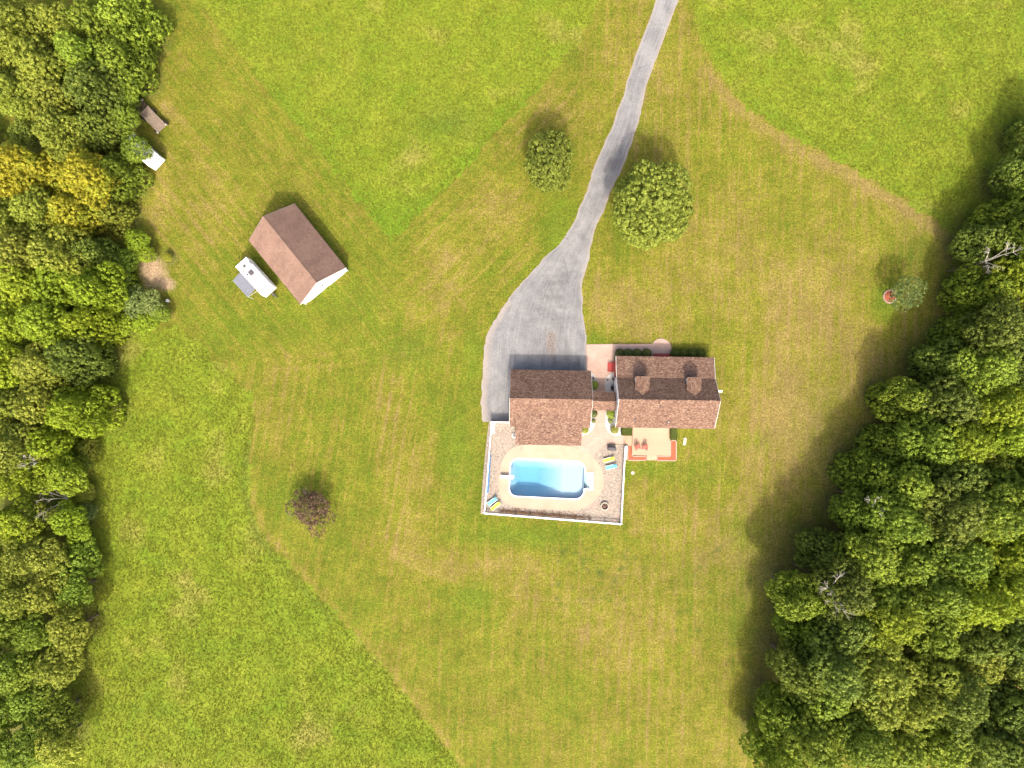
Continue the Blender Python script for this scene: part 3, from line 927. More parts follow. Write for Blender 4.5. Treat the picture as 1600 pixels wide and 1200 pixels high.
# water volume
b = MB()
W = grow(POOL, -.004)
wz0 = -2.72
tris = geometry.tessellate_polygon([[Vector((p[0], p[1], 0)) for p in W]])
b.add([(*p, WZ) for p in W] + [(*p, wz0) for p in W], [tuple(t) for t in tris] + [tuple(n + i for i in t[::-1]) for t in tris] + [(i, (i + 1) % n, n + (i + 1) % n, n + i) for i in range(n)])
b.build('water', M['water'], pool)
for k in range(4):
    MB().box((hx + 1.0 - .29 * k, -.035, -.16 - .24 * k - .6), (.30, 2.12, 1.2)).build('step', M['white'], pool, bevel=.02)
for sy in (-.85, .80):
    b = MB()
    pr = [(hx + 1.45, sy, .09), (hx + 1.45, sy, .85), (hx + 1.2, sy, .95), (hx + .3, sy, .75), (hx + .3, sy, -.4)]
    for q0, q1 in zip(pr[:-1], pr[1:]): b.tube(q0, q1, .025, n=8)
    b.build('handrail', M['alu'], pool)
for (sx, sy) in ((-2.5, hy + .02),):
    MB().box((sx, sy - .05, .0), (.34, .1, .16)).build('skimmer', M['white'], pool)

# diving board
x, y = G(792.3, 744.4)
t = thing('diving_board', 'short white diving board over the deep left end of the pool', 'diving board', (x, y, .09), PRZ)
MB().box((.0, 0, .47), (1.95, .46, .06)).build('board', M['white'], t, bevel=.02)
MB().box((-.55, 0, .22), (.55, .38, .44)).build('stand', M['vinyl'], t, bevel=.03)
for s in (-1, 1):
    MB().tube((-.05, .17 * s, 0), (-.35, .17 * s, .43), .03).build('support_leg', M['alu'], t)

# deck mat and hose
x, y = G(815, 701)
t = thing('door_mat', 'square pinkish brown door mat on the pool deck below the garage eave', 'door mat', (x, y, .09), PRZ)
MB().box((0, 0, .012), (.72, .72, .02)).build('mat', M['paver_edge'], t)
for i in range(3):
    for j in range(3):
        MB().box((-.22 + .22 * i, -.22 + .22 * j, .028), (.12, .12, .012)).build('patch', plain('mat_patch', (.30, .17, .12), .9) if i == j == 0 else bpy.data.materials['mat_patch'], t)
x, y = G(803.5, 680.5)
t = thing('hose_reel', 'white coiled hose on its reel against the garage extension wall', 'hose reel', (x, y, .03), 0)
b = MB()
for k in range(3):
    rr_ = .34 - .05 * k
    pts = [(rr_ * math.cos(2 * math.pi * i / 20), rr_ * math.sin(2 * math.pi * i / 20), .06 + .07 * k) for i in range(21)]
    for q0, q1 in zip(pts[:-1], pts[1:]): b.tube(q0, q1, .035, n=6)
b.build('hose', M['vinyl'], t, smooth=True)
MB().tube((0, 0, 0), (0, 0, .5), .06).box((0, 0, .5), (.3, .06, .05)).build('reel_post', M['alu'], t)

# ------------------------------------------------------------------ fence
fence = thing('pool_fence', 'white vinyl picket fence running round the pool yard', 'fence', (*G(757.5, 800), .03))
fx, fy = G(757.5, 800)


def fence_run(p0, p1, n, FH=.95, solid=False):
    a_ = Vector(G(*p0)) - Vector((fx, fy)); b_ = Vector(G(*p1)) - Vector((fx, fy))
    d = b_ - a_; ang = math.atan2(d.y, d.x); L = d.length / n
    for i in range(n + 1):
        p = a_ + d * (i / n)
        post = MB().box((p.x, p.y, FH / 2 + .03), (.15, .15, FH + .10), ang).build('post', M['vinyl'], fence)
        MB().box((p.x, p.y, FH + .10), (.21, .21, .05), ang).build('post_cap', M['vinyl'], post)
    for i in range(n):
        p = a_ + d * ((i + .5) / n)
        MB().box((p.x, p.y, FH - .04), (L - .16, .15, .07), ang).build('top_rail', M['vinyl'], fence)
        MB().box((p.x, p.y, .12), (L - .16, .06, .08), ang).build('bottom_rail', M['vinyl'], fence)
        pn = MB()
        nb = max(2, int((L - .2) / (.30 if solid else .16)))
        wv = (L - .16) / nb
        for k in range(nb):
            q = p + d.normalized() * ((k + .5) * wv - (L - .16) / 2)
            pn.box((q.x, q.y, (FH - .06) / 2 + .08), (wv - .02 if solid else .045, .03, FH - .26), ang)
        pn.build('panel' if solid else 'pickets', M['vinyl'], fence)


fence_run((768.3, 658.6), (795, 659.2), 1, 1.35, True)
fence_run((768.3, 660), (757.5, 799), 6)
fence_run((759, 801), (967.5, 817.5), 9, .75)
fence_run((969.3, 816), (975.6, 698), 5)

# storage boxes
for (cx_, cy_, lw, lb) in ((770.8, 669.0, 1.45, 'white deck storage box inside the fence at its upper left corner'), (977.6, 707.5, 2.0, 'white deck storage box beside the wooden deck steps')):
    x, y = G(cx_, cy_, .5)
    t = thing('storage_box', lb, 'storage box', (x, y, .03), R(90 - 4.5 * 1), 'white storage boxes')
    MB().box((0, 0, .25), (lw, .34, .5)).build('box_body', M['vinyl'], t, bevel=.02)
    MB().box((0, 0, .53), (lw + .05, .38, .06)).build('lid', M['white'], t, bevel=.02)
    for s in (-1, 1): MB().box((s * lw * .3, .20, .45), (.12, .03, .08)).build('latch', M['alu'], t)

# ------------------------------------------------------------------ pool yard furniture
def lounger(label, mk, p, ang):
    x, y = G(*p, .35)
    t = thing('sun_lounger', label, 'sun lounger', (x, y, .03), ang, 'sun loungers by the pool')
    MB().box((-.28, 0, .35), (1.15, .50, .035)).build('seat', M[mk], t, bevel=.01)
    Mx = Matrix.Rotation(R(-28), 4, 'Y')
    MB().box((.50, 0, .47), (.62, .50, .035), M=Mx).build('backrest', M[mk], t, bevel=.01)
    b = MB()
    for s in (-1, 1): b.box((-.05, s * .275, .33), (1.62, .04, .05))
    for q in (-.82, .74): b.box((q, 0, .33), (.04, .52, .05))
    b.build('frame', M['white'], t)
    for sx in (-.72, .6):
        for sy in (-1, 1): MB().tube((sx, sy * .26, 0), (sx, sy * .26, .33), .022).build('leg', M['white'], t)
    MB().box((.62, 0, .595), (.22, .40, .06), M=Mx).build('head_cushion', M[mk], t, bevel=.02)
    return t


lounger('yellow sun lounger below the covered grill, right of the pool', 'yellow_sling', (951.8, 717.8), R(16))
lounger('blue sun lounger just below the yellow one right of the pool', 'blue_sling', (955.3, 729.3), R(14))
lounger('blue sun lounger near the lower left corner of the fence', 'blue_sling', (769.4, 783), R(38))
lounger('yellow sun lounger in the lower left fence corner beside the blue one', 'yellow_sling', (774.6, 790.6), R(40))

x, y = G(956.4, 701.3, .9)
t = thing('covered_grill', 'dark barbecue grill under a grey cover beside the pink walkway', 'barbecue grill', (x, y, .03), R(-2))
b = MB(); sec = [(0, 1.10, .52), (.55, 1.18, .56), (.68, 1.26, .60), (.80, 1.12, .48), (.86, .85, .27)]
vs = []; 
for (z, w_, d_) in sec: vs += [(p[0], p[1], z) for p in rrect(0, 0, w_, d_, min(.12, d_ * .45), 4)]
m_ = 20
fs = [(k * m_ + i, k * m_ + (i + 1) % m_, (k + 1) * m_ + (i + 1) % m_, (k + 1) * m_ + i) for k in range(len(sec) - 1) for i in range(m_)] + [tuple(range((len(sec) - 1) * m_, len(sec) * m_)), tuple(range(m_ - 1, -1, -1))]
b.add(vs, fs).build('cover', M['cover_grey'], t, smooth=False)
for s in (-1, 1): MB().box((.50 * s, 0, .60), (.32, .42, .05)).build('side_shelf', M['black'], t)
for s in (-1, 1): MB().tube((.42 * s, -.2, .08), (.42 * s, -.26, .08), .08, n=12).build('wheel', M['rubber'], t)

x, y = G(945, 791.3, .3)
t = thing('fire_pit', 'round fire pit with pale rim and charred logs in the lower right yard corner', 'fire pit', (x, y, .03))
rim0 = None
for i in range(14):
    a0, a1 = 2 * math.pi * i / 14 + .02, 2 * math.pi * (i + 1) / 14 - .02
    q = [(r_ * math.cos(a_), r_ * math.sin(a_)) for r_, a_ in ((.60, a0), (.60, (a0 + a1) / 2), (.60, a1), (.46, a1), (.46, (a0 + a1) / 2), (.46, a0))]
    MB().prism(q, 0, .34).build('rim_block', M['stone'], t)
MB().ring((0, 0), .455, .40, 0, .30, 24).build('liner_ring', M['rust'], t)
MB().tube((0, 0, 0), (0, 0, .10), .41, n=24).build('ash_bed', M['ash'], t)
for k, a_ in enumerate((0.3, 1.4, 2.5, 3.7, 4.9)):
    MB().tube((.33 * math.cos(a_), .33 * math.sin(a_), .13), (.04 * math.cos(a_ + .5), .04 * math.sin(a_ + .5), .26), .05, .04, 7).build('log', M['wood_raw'], t)

x, y = G(763.2, 740, .5)
t = thing('pool_cover_reel', 'long blue rolled pool cover on a reel along the left fence', 'pool cover', (x, y, .03), R(86.5))
b = MB()
b.tube((-2.75, 0, .48), (2.75, 0, .48), .19, n=16); b.build('rolled_cover', M['pool_cover'], t, smooth=False)
for k in range(6): MB().tube((-2.3 + .92 * k, 0, .48), (-2.22 + .92 * k, 0, .48), .20, n=16).build('strap', plain('strap_blue', (.16, .38, .68)) if k == 0 else bpy.data.materials['strap_blue'], t)
for s in (-1, 1):
    b = MB().tube((s * 2.95, -.25, 0), (s * 2.95, 0, .5), .03).tube((s * 2.95, .25, 0), (s * 2.95, 0, .5), .03).tube((s * 2.7, 0, .48), (s * 3.02, 0, .48), .03)
    b.build('end_stand', M['white'], t)

# leaf litter along the lower fence
rg = np.random.RandomState(9)
n = 1500
tt = rg.beta(1.3, 1.5, n) * .92 + .08; off = rg.exponential(.22, n) + .12
ax, ay = G(768, 800.5); bx_, by_ = G(925, 812.5)
lx = ax + (bx_ - ax) * tt; ly = ay + (by_ - ay) * tt + off
s_ = rg.uniform(.03, .075, n); an = rg.uniform(0, 6.28, n); tl = rg.uniform(-.5, .5, n)
c_, d_ = np.cos(an), np.sin(an)
Q = np.stack([np.stack([lx + s_ * (c_ * u - d_ * v), ly + s_ * (d_ * u + c_ * v), .06 + .04 * rg.rand(n) + s_ * tl * u], -1) for u, v in ((-1, -.6), (1, -.6), (1, .6), (-1, .6))], 1).reshape(-1, 3)
me = quads_mesh('leaf_litter', Q, 4, {'tint': np.repeat(rg.rand(n), 4)}); me.materials.append(leaf_mat('dry_leaf', (.10, .045, .02), (.30, .17, .09), .05))
o = bpy.data.objects.new('leaf_litter', me); COL.objects.link(o); tag(o, 'brown dead leaves blown against the lower pool fence', 'dead leaves', kind='stuff')

# loose stones on the yard gravel
n = 9000
x = rg.uniform(yard_out[11][0], yard_out[7][0], n); y = rg.uniform(yard_out[9][1], yard_out[0][1], n)
ok = inpoly(x, y, yard_out) & ~inpoly(x, y, deck_out); x, y = x[ok], y[ok]; n = len(x)
s_ = rg.uniform(.025, .06, n); an = rg.uniform(0, 6.28, n); hgt = s_ * .5
tri = []
for k in range(3):
    p = []
    for j in (k, (k + 1) % 3): p.append(np.stack([x + s_ * np.cos(an + 2.09 * j), y + s_ * np.sin(an + 2.09 * j), np.full(n, .028)], -1))
    p.append(np.stack([x, y, .03 + hgt], -1)); tri.append(np.stack(p, 1))
Q = np.concatenate(tri).reshape(-1, 3); tn = rg.rand(n)
me = quads_mesh('pea_gravel', Q, 3, {'tint': np.concatenate([np.repeat(tn, 3)] * 3)}); me.materials.append(leaf_mat('pebble', (.25, .20, .16), (.56, .50, .43), .0))
o = bpy.data.objects.new('pea_gravel', me); COL.objects.link(o); tag(o, 'loose pale pebbles covering the pool yard', 'gravel', kind='stuff')


# ------------------------------------------------------------------ buildings
def uv_roof(axis_x=True):
    def f(co, nrm):
        if abs(nrm.z) < .2: return (co.x, co.z)
        if abs(nrm.y) >= abs(nrm.x):
            return (co.x, co.y / max(.3, abs(nrm.z)))
        return (co.y, co.x / max(.3, abs(nrm.z)))
    return f
UV = uv_roof()


def gable_wall(b, x, y0, y1, yr, ze, zr, t=.16, z0=0.0):
    """wall in the plane x, thickness t towards +x"""
    q = [(y0, z0), (y1, z0), (y1, ze), (yr, zr), (y0, ze)]
    n = 5
    vs = [(x, a_, c_) for a_, c_ in q] + [(x + t, a_, c_) for a_, c_ in q]
    fs = [tuple(range(n)), tuple(range(2 * n - 1, n - 1, -1))] + [(i, n + i, n + (i + 1) % n, (i + 1) % n) for i in range(n)]
    return b.add(vs, fs)


def window(parent, c, w_, h_, axis='x', side=-1, name='window'):
    """window frame + pane + muntins on a wall; axis = wall normal axis, side = outward sign"""
    x, y, z = c
    b = MB(); tk = .05
    def bx(du, dz, su, sz, dep, off):
        if axis == 'x': b_.box((x + side * off, y + du, z + dz), (dep, su, sz))
        else: b_.box((x + du, y + side * off, z + dz), (su, dep, sz))
    b_ = b
    bx(0, h_ / 2, w_ + .14, .08, tk, .03); bx(0, -h_ / 2, w_ + .20, .08, .09, .045)
    bx(-w_ / 2, 0, .08, h_ - .08, tk, .03); bx(w_ / 2, 0, .08, h_ - .08, tk, .03); bx(0, 0, w_ - .08, .05, .035, .022)
    o = b.build(name, M['vinyl'], parent)
    b_ = MB(); bx(0, 0, w_ - .07, h_ - .07, .014, .008); b_.build('pane', M['glass_dark'], o)
    return o


# ---- house
HX, HY = 21.73, -1.2
house = thing('house', 'brown-roofed white house with two dormers right of the garage', 'house', (HX, HY, 0), R(-.9))
yN, yB, yR, yS = 5.10, 2.06, -1.0, -5.04
zN, zB, zR, zS = 2.45, 3.2, 5.85, 3.2
rx = 6.98
T = .14
rf = MB().slab([(-rx, yB, zB), (rx, yB, zB), (rx, yR, zR), (-rx, yR, zR)], T).build('roof', M['shingle'], house, uvfn=UV)
rf['label'] = 'steep shaded street-side roof slope'
rf2 = MB().slab([(-rx, yR, zR), (rx, yR, zR), (rx, yS, zS), (-rx, yS, zS)], T).build('roof', M['shingle'], house, uvfn=UV)
rf2['label'] = 'sunlit roof slope facing the deck'
rf3 = MB().slab([(-rx, yN, zN), (rx, yN, zN), (rx, yB - .02, zB + .01), (-rx, yB - .02, zB + .01)], T).build('porch_roof', M['shingle'], house, uvfn=UV)
b = MB()
for s, (ya, za), (yb, zb) in ((1, (yR, zR), (yR + .16, zR - .13)), (-1, (yR, zR), (yR - .16, zR - .11))):
    b.slab([(-rx - .01, ya, za + .03), (rx + .01, ya, za + .03), (rx + .01, yb, zb + .03), (-rx - .01, yb, zb + .03)], .03)
b.build('ridge_cap', M['shingle'], rf, uvfn=UV)
wx = rx - .12
b = MB(); gable_wall(b, -wx, yS + .3, yB - .05, yR, zS - .02, zR - .28)
b.build('side_wall', M['siding'], house)
b = MB(); gable_wall(b, wx - .16, yS + .3, yB - .05, yR, zS - .02, zR - .28)
b.build('side_wall', M['siding'], house)
MB().box((0, yB - .13, 1.5), (2 * wx - .33, .16, 3.0)).build('front_wall', M['siding'], house)
MB().box((0, yS + .38, 1.5), (2 * wx - .33, .16, 3.0)).build('rear_wall', M['siding'], house)
# white trim: rakes and gutters
for s in (-1, 1):
    b = MB()
    for (ya, za), (yb, zb) in (((yB, zB), (yR, zR)), ((yR, zR), (yS, zS)), ((yN, zN), (yB, zB))):
        a_, c_ = Vector((s * (rx + .005), ya, za - .02)), Vector((s * (rx + .005), yb, zb - .02))
        u = Vector((s * .035, 0, 0)); dn = Vector((0, 0, -.20))
        b.add([a_, c_, c_ + dn, a_ + dn, a_ + u, c_ + u, c_ + dn + u, a_ + dn + u], [(0, 1, 2, 3), (7, 6, 5, 4), (0, 4, 5, 1), (3, 2, 6, 7), (0, 3, 7, 4), (1, 5, 6, 2)])
    b.build('rake_trim', M['white'], house)
MB().box((0, yN - .03, zN - .20), (2 * rx, .10, .10)).build('gutter', M['gutter'], house)
MB().box((0, yS + .03, zS - .20), (2 * rx, .10, .10)).build('gutter', M['gutter'], house)
for yy, zz in ((.9, 1.6), (-.5, 1.6), (-3.3, 1.6)): window(house, (-wx, yy, zz), .85, 1.2)
for yy in (-1.5, -.35): window(house, (-wx, yy, 4.2), .8, 1.0)
for xx in (-4.6, -2.3, 3.6, 5.4): window(house, (xx, yB - .05, 1.6), 1.0, 1.2, 'y', 1)
for xx in (4.0, 5.6): window(house, (xx, yS + .30, 1.6), 1.0, 1.2, 'y', -1)
for yy in (-3.2, .3): window(house, (wx, yy, 1.6), .85, 1.2, 'x', 1)
# doors
d = MB().box((-.2, yB - .02, 1.25), (1.0, .06, 2.1)).build('front_door', M['red_paint'], house); MB().tube((.2, yB + .01, 1.2), (.2, yB + .07, 1.2), .035).build('handle', M['alu'], d)
d = MB().box((-2.4, yS + .27, 1.45), (1.9, .06, 2.1)).build('patio_door', M['vinyl'], house)
for s in (-1, 1): MB().box((-2.4 + s * .47, yS + .235, 1.45), (.78, .02, 1.85)).build('pane', M['glass_dark'], d)
# porch
pf = MB()
MB().box((0, (yB + yN) / 2 - .1, .22), (2 * wx, yN - yB - .3, .40)).build('porch_floor', M['red_paint'], house)
for i in range(6):
    xx = -wx + .15 + i * (2 * wx - .3) / 5
    MB().box((xx, yN - .42, 1.37), (.14, .14, 1.9)).build('porch_column', M['white'], house)
# front stoop and side steps
x0, x1 = (1020 - 800) / K - HX, (1048 - 800) / K - HX
for k in range(2): MB().box(((x0 + x1) / 2 + .02, yN + .02 + .12 + .26 * k, .20 - .09 * k), (x1 - x0, .27, .36 - .18 * k)).build('step', M['red_paint'], house)
xs = -wx
for k in range(3): MB().box((xs - .17 - .33 * k, 2.95 + .6, .20 - .05 * k), (.33, 1.25, .40 - .10 * k)).build('step', M['red_paint'], house)
for s in (-1, 1): MB().box((xs - .45, 3.55 + .66 * s, .40), (.98, .05, .06)).tube((xs - .9, 3.55 + .66 * s, 0), (xs - .9, 3.55 + .66 * s, .42), .03).build('step_rail', M['red_paint'], house)
# dormers
for cxp in (1003.2, 1084.0):
    xd = (cxp - 800) / K * .955 - HX
    yf = yB + .02; zf = 4.75; ztop = 5.3
    hw = 1.0
    slope = (zR - zB) / (yB - yR)
    yr_ = yB - (ztop - zB) / slope      # where the ridge meets the roof
    ye_ = yB - (zf - .1 - zB) / slope     # where the eaves meet the roof
    nm = 'dormer'
    dm = MB()
    q = [(-hw + .14, zB - .0), (hw - .14, zB - .0), (hw - .14, zf - .08), (0, ztop - .15), (-hw + .14, zf - .08)]
    vs = [(xd + a_, yf - .10, c_) for a_, c_ in q] + [(xd + a_, yf - .26, c_) for a_, c_ in q]
    dm.add(vs, [(0, 1, 2, 3, 4), (9, 8, 7, 6, 5)] + [(i, 5 + i, 5 + (i + 1) % 5, (i + 1) % 5) for i in range(5)])
    for s in (-1, 1):
        xa = xd + s * (hw - .14); 
        dm.add([(xa, yf - .26, zB + .1), (xa, yf - .26, zf - .08), (xa, ye_ - .1, zf - .08), (xa - s * .1, yf - .26, zB + .1), (xa - s * .1, yf - .26, zf - .08), (xa - s * .1, ye_ - .1, zf - .08)],
               [(0, 1, 2), (5, 4, 3), (0, 3, 4, 1), (1, 4, 5, 2), (2, 5, 3, 0)])
    dmo = dm.build(nm, M['siding'], house)
    b = MB()
    for s in (-1, 1):
        b.slab([(xd, yf + .12, ztop), (xd + s * hw, yf + .12, zf - .1), (xd + s * hw, ye_ - .05, zf - .1), (xd, yr_ - .05, ztop)], .08)
    b.build('dormer_roof', M['shingle'], dmo, uvfn=UV)
    o = MB().box((xd, yf - .07, 4.15), (.95, .05, 1.05)).build('window', M['vinyl'], dmo)
    MB().box((xd, yf - .045, 4.15), (.8, .02, .9)).build('pane', M['glass_dark'], o)
# roof vents on the south slope
for (vx, vy, r_) in ((1033.5, 635, .05), (992.5, 657.5, .06), (1045, 659.5, .10)):
    zz = 5.6 if vy < 640 else 4.0
    X_, Y_ = G(vx, vy, zz); X_ -= HX; Y_ -= HY
    zz = zR - (yR - Y_) * (zR - zS) / (yR - yS)
    o = MB().tube((X_, Y_, zz - .1), (X_, Y_, zz + .35), r_, n=10).build('vent_pipe', M['alu'], house)
    MB().ring((X_, Y_), r_ + .08, r_, zz - .02, zz + .03, 12).build('flashing', M['black'], o)
# exhaust box projecting right
X_, Y_ = G(1124, 611.3, 2.6)
t = thing('wall_unit', 'small white boxed unit projecting from the far right end wall', 'utility box', (X_ - .05, Y_, 0), R(-3))
MB().box((0, 0, 2.45), (1.0, .30, .30)).build('casing', M['white'], t, bevel=.02)
for s in (-.3, .3): MB().box((s, 0, 1.15), (.06, .06, 2.3)).build('leg', M['alu'], t)
MB().box((.51, 0, 2.45), (.02, .22, .2)).build('grille', M['black'], t)

# ---- garage
GXc, GYc = 5.41, -3.2
gar = thing('garage', 'brown-roofed white garage between driveway and pool', 'garage', (GXc, GYc, 0), R(-.9))
gN, gR, gS, gE = 1.97 - GYc, -2.04 - GYc, -6.14 - GYc, -8.71 - GYc
zg, zgr = 2.7, 5.6
gx = 5.73
sl_ = (zgr - zg) / (gR - gS)
a1 = MB().slab([(-gx, gN, zg), (gx, gN, zg), (gx, gR, zgr), (-gx, gR, zgr)], T).build('roof', M['shingle'], gar, uvfn=UV); a1['label'] = 'shaded garage roof slope over the drive'
a2 = MB().slab([(-gx, gR, zgr), (gx, gR, zgr), (gx, gS, zg), (-gx, gS, zg)], T).build('roof', M['shingle'], gar, uvfn=UV); a2['label'] = 'sunlit garage roof slope toward the pool'
ex0, ex1 = .55 - GXc, 9.94 - GXc
ys_ = gR - 2.3; zs_ = zgr - sl_ * 2.3 + .02
a3 = MB().slab([(ex0, ys_, zs_), (ex1, ys_, zs_), (ex1, gE, 2.45), (ex0, gE, 2.45)], T).build('extension_roof', M['shingle'], gar, uvfn=UV)
b = MB()
for s in (1, -1): b.slab([(-gx - .01, gR, zgr + .03), (gx + .01, gR, zgr + .03), (gx + .01, gR + s * .16, zgr - .11), (-gx - .01, gR + s * .16, zgr - .11)], .03)
b.build('ridge_cap', M['shingle'], a1, uvfn=UV)
gw = gx - .2
for x_ in (-gw, gw - .16):
    b = MB(); gable_wall(b, x_, gS + .3, gN - .3, gR, zg - .05, zgr - .30); b.build('side_wall', M['siding'], gar)
MB().box((0, gS + .38, 1.3), (2 * gw - .33, .16, 2.6)).build('rear_wall', M['siding'], gar)
b = MB()
for xx, ww in ((-gw + .42, .5), (0, .7), (gw - .42, .5)): b.box((xx, gN - .42, 1.15), (ww, .16, 2.3))
b.box((0, gN - .42, 2.45), (2 * gw - .33, .16, .30)); b.build('front_wall', M['siding'], gar)
for s in (-1, 1):
    d = MB().box((s * 2.57, gN - .47, 1.15), (4.3, .06, 2.28)).build('garage_door', M['vinyl'], gar)
    for k in range(4):
        for j in range(4): MB().box((s * 2.57 - 1.6 + 1.07 * j, gN - .43, .30 + .56 * k), (.92, .03, .42)).build('door_panel', M['white'], d)
# extension walls
MB().box(((ex0 + ex1) / 2, gE + .35, 1.15), (ex1 - ex0 - .5, .14, 2.3)).build('extension_wall', M['siding'], gar)
for x_ in (ex0 + .28, ex1 - .28):
    b = MB(); y0, y1 = gE + .43, gS + .29
    zz = lambda y: 2.45 + (y - gE) * (zs_ - 2.45) / (ys_ - gE) - .17
    b.add([(x_ - .07, y0, 0), (x_ + .07, y0, 0), (x_ + .07, y1, 0), (x_ - .07, y1, 0), (x_ - .07, y0, zz(y0)), (x_ + .07, y0, zz(y0)), (x_ + .07, y1, zz(y1)), (x_ - .07, y1, zz(y1))],
          [(3, 2, 1, 0), (4, 5, 6, 7), (0, 1, 5, 4), (1, 2, 6, 5), (2, 3, 7, 6), (3, 0, 4, 7)])
    b.build('extension_wall', M['siding'], gar)
d = MB().box((-3.3, gE + .26, 1.1), (.95, .05, 2.05)).build('side_door', M['vinyl'], gar); MB().tube((-3.0, gE + .24, 1.05), (-3.0, gE + .17, 1.05), .03).build('handle', M['alu'], d)
for xx in (-1.2, 1.2, 3.0): window(gar, (xx, gE + .28, 1.45), 1.1, 1.1, 'y', -1)
MB().box((0, gN - .03, zg - .20), (2 * gx, .10, .10)).build('gutter', M['gutter'], gar)
MB().box(((ex0 + ex1) / 2, gE + .03, 2.25), (ex1 - ex0, .10, .10)).build('gutter', M['gutter'], gar)
for s in (-1, 1):
    b = MB()
    for (ya, za), (yb, zb) in (((gN, zg), (gR, zgr)), ((gR, zgr), (gS, zg))):
        a_, c_ = Vector((s * (gx + .005), ya, za - .07)), Vector((s * (gx + .005), yb, zb - .07))
        u = Vector((s * .03, 0, 0)); dn = Vector((0, 0, -.18))
        b.add([a_, c_, c_ + dn, a_ + dn, a_ + u, c_ + u, c_ + dn + u, a_ + dn + u], [(0, 1, 2, 3), (7, 6, 5, 4), (0, 4, 5, 1), (3, 2, 6, 7), (0, 3, 7, 4), (1, 5, 6, 2)])
    b.build('rake_trim', M['white'], gar)
window(gar, (gw, 2.4, 1.5), .9, 1.1, 'x', 1); window(gar, (-gw, 1.5, 1.5), .9, 1.1, 'x', -1)

# ---- breezeway
bw = thing('breezeway', 'low shingled passage roof joining garage and house', 'breezeway', (13.02, -2.45, 0), R(-.9))
bl = 1.93
MB().slab([(-bl - .25, 1.33, 2.4), (bl - .18, 1.33, 2.4), (bl - .18, .03, 3.3), (-bl - .25, .03, 3.3)], .12).build('roof', M['shingle'], bw, uvfn=UV)
MB().slab([(-bl - .25, .03, 3.3), (bl - .18, .03, 3.3), (bl - .18, -1.33, 2.4), (-bl - .25, -1.33, 2.4)], .12).build('roof', M['shingle'], bw, uvfn=UV)
for sx in (-1.4, 1.4):
    for sy in (-1.05, 1.05): MB().box((sx, sy, 1.22), (.13, .13, 2.3)).build('post', M['white'], bw)
for sy in (-1.05, 1.05): MB().box((0, sy, 2.38), (3.2, .12, .14)).build('beam', M['white'], bw)

# ---- barn
BA = R(-51.2)
barn = thing('barn', 'detached barn with a faded brown gable roof and white end wall beside the camper', 'barn', (-30.53, 18.5, 0), BA)
bx2, by2 = 5.85, 4.18
ze, zr_ = 2.6, 5.9
a1 = MB().slab([(-bx2, by2, ze), (bx2, by2, ze), (bx2, 0, zr_), (-bx2, 0, zr_)], .12).build('roof', M['shingle_barn'], barn, uvfn=UV); a1['label'] = 'darker stained roof slope'
a2 = MB().slab([(-bx2, 0, zr_), (bx2, 0, zr_), (bx2, -by2, ze), (-bx2, -by2, ze)], .12).build('roof', M['shingle_barn'], barn, uvfn=UV); a2['label'] = 'paler sunlit roof slope'
b = MB()
for s in (1, -1): b.slab([(-bx2 - .01, 0, zr_ + .03), (bx2 + .01, 0, zr_ + .03), (bx2 + .01, s * .15, zr_ - .10), (-bx2 - .01, s * .15, zr_ - .10)], .025)
b.build('ridge_cap', M['shingle_barn'], a1, uvfn=UV)
bwx, bwy = bx2 - .25, by2 - .22
for x_ in (-bwx, bwx - .16):
    b = MB(); gable_wall(b, x_, -bwy, bwy, 0, ze - .03, zr_ - .27); b.build('end_wall', M['siding'], barn)
for s in (-1, 1): MB().box((0, s * (bwy - .08), 1.27), (2 * bwx - .33, .16, 2.5)).build('side_wall', M['siding'], barn)
for s in (-1, 1):
    d = MB().box((bwx + .03, s * 1.85, 1.12), (.06, 2.8, 2.2)).build('barn_door', M['vinyl'], barn)
    for k in range(4):
        for j in range(3): MB().box((bwx + .07, s * 1.85 - .9 + .9 * j, .30 + .54 * k), (.03, .78, .42)).build('door_panel', M['white'], d)
    MB().box((bwx + .10, s * 1.85, .62), (.04, .18, .04)).build('handle', M['black'], d)
window(barn, (bwx, 0, 3.9), .9, .8, 'x', 1)
for q in (0.0,):
    o = MB().box((bwx + .12, 0, 2.55), (.2, .12, .18)).build('wall_lamp', M['black'], barn)
for xx in (-3, 0, 3): window(barn, (xx, -bwy, 1.5), .9, .9, 'y', -1)
for s in (-1, 1):
    for e_ in (-1, 1):
        a_, c_ = Vector((e_ * (bx2 + .005), 0, zr_ - .06)), Vector((e_ * (bx2 + .005), s * by2, ze - .06))
        u = Vector((e_ * .03, 0, 0)); dn = Vector((0, 0, -.18))
        MB().add([a_, c_, c_ + dn, a_ + dn, a_ + u, c_ + u, c_ + dn + u, a_ + dn + u], [(0, 1, 2, 3), (7, 6, 5, 4), (0, 4, 5, 1), (3, 2, 6, 7), (0, 3, 7, 4), (1, 5, 6, 2)]).build('rake_trim', M['white'], barn)
    MB().box((0, s * (by2 - .03), ze - .18), (2 * bx2, .10, .09)).build('gutter', M['gutter'], barn)
MB().tube((bwx + .1, -bwy + .05, 0), (bwx + .1, -bwy + .05, 2.4), .045).build('downspout', M['white'], barn)
MB().tube((bwx + .1, bwy - .05, 0), (bwx + .1, bwy - .05, 2.4), .045).build('downspout', M['white'], barn)

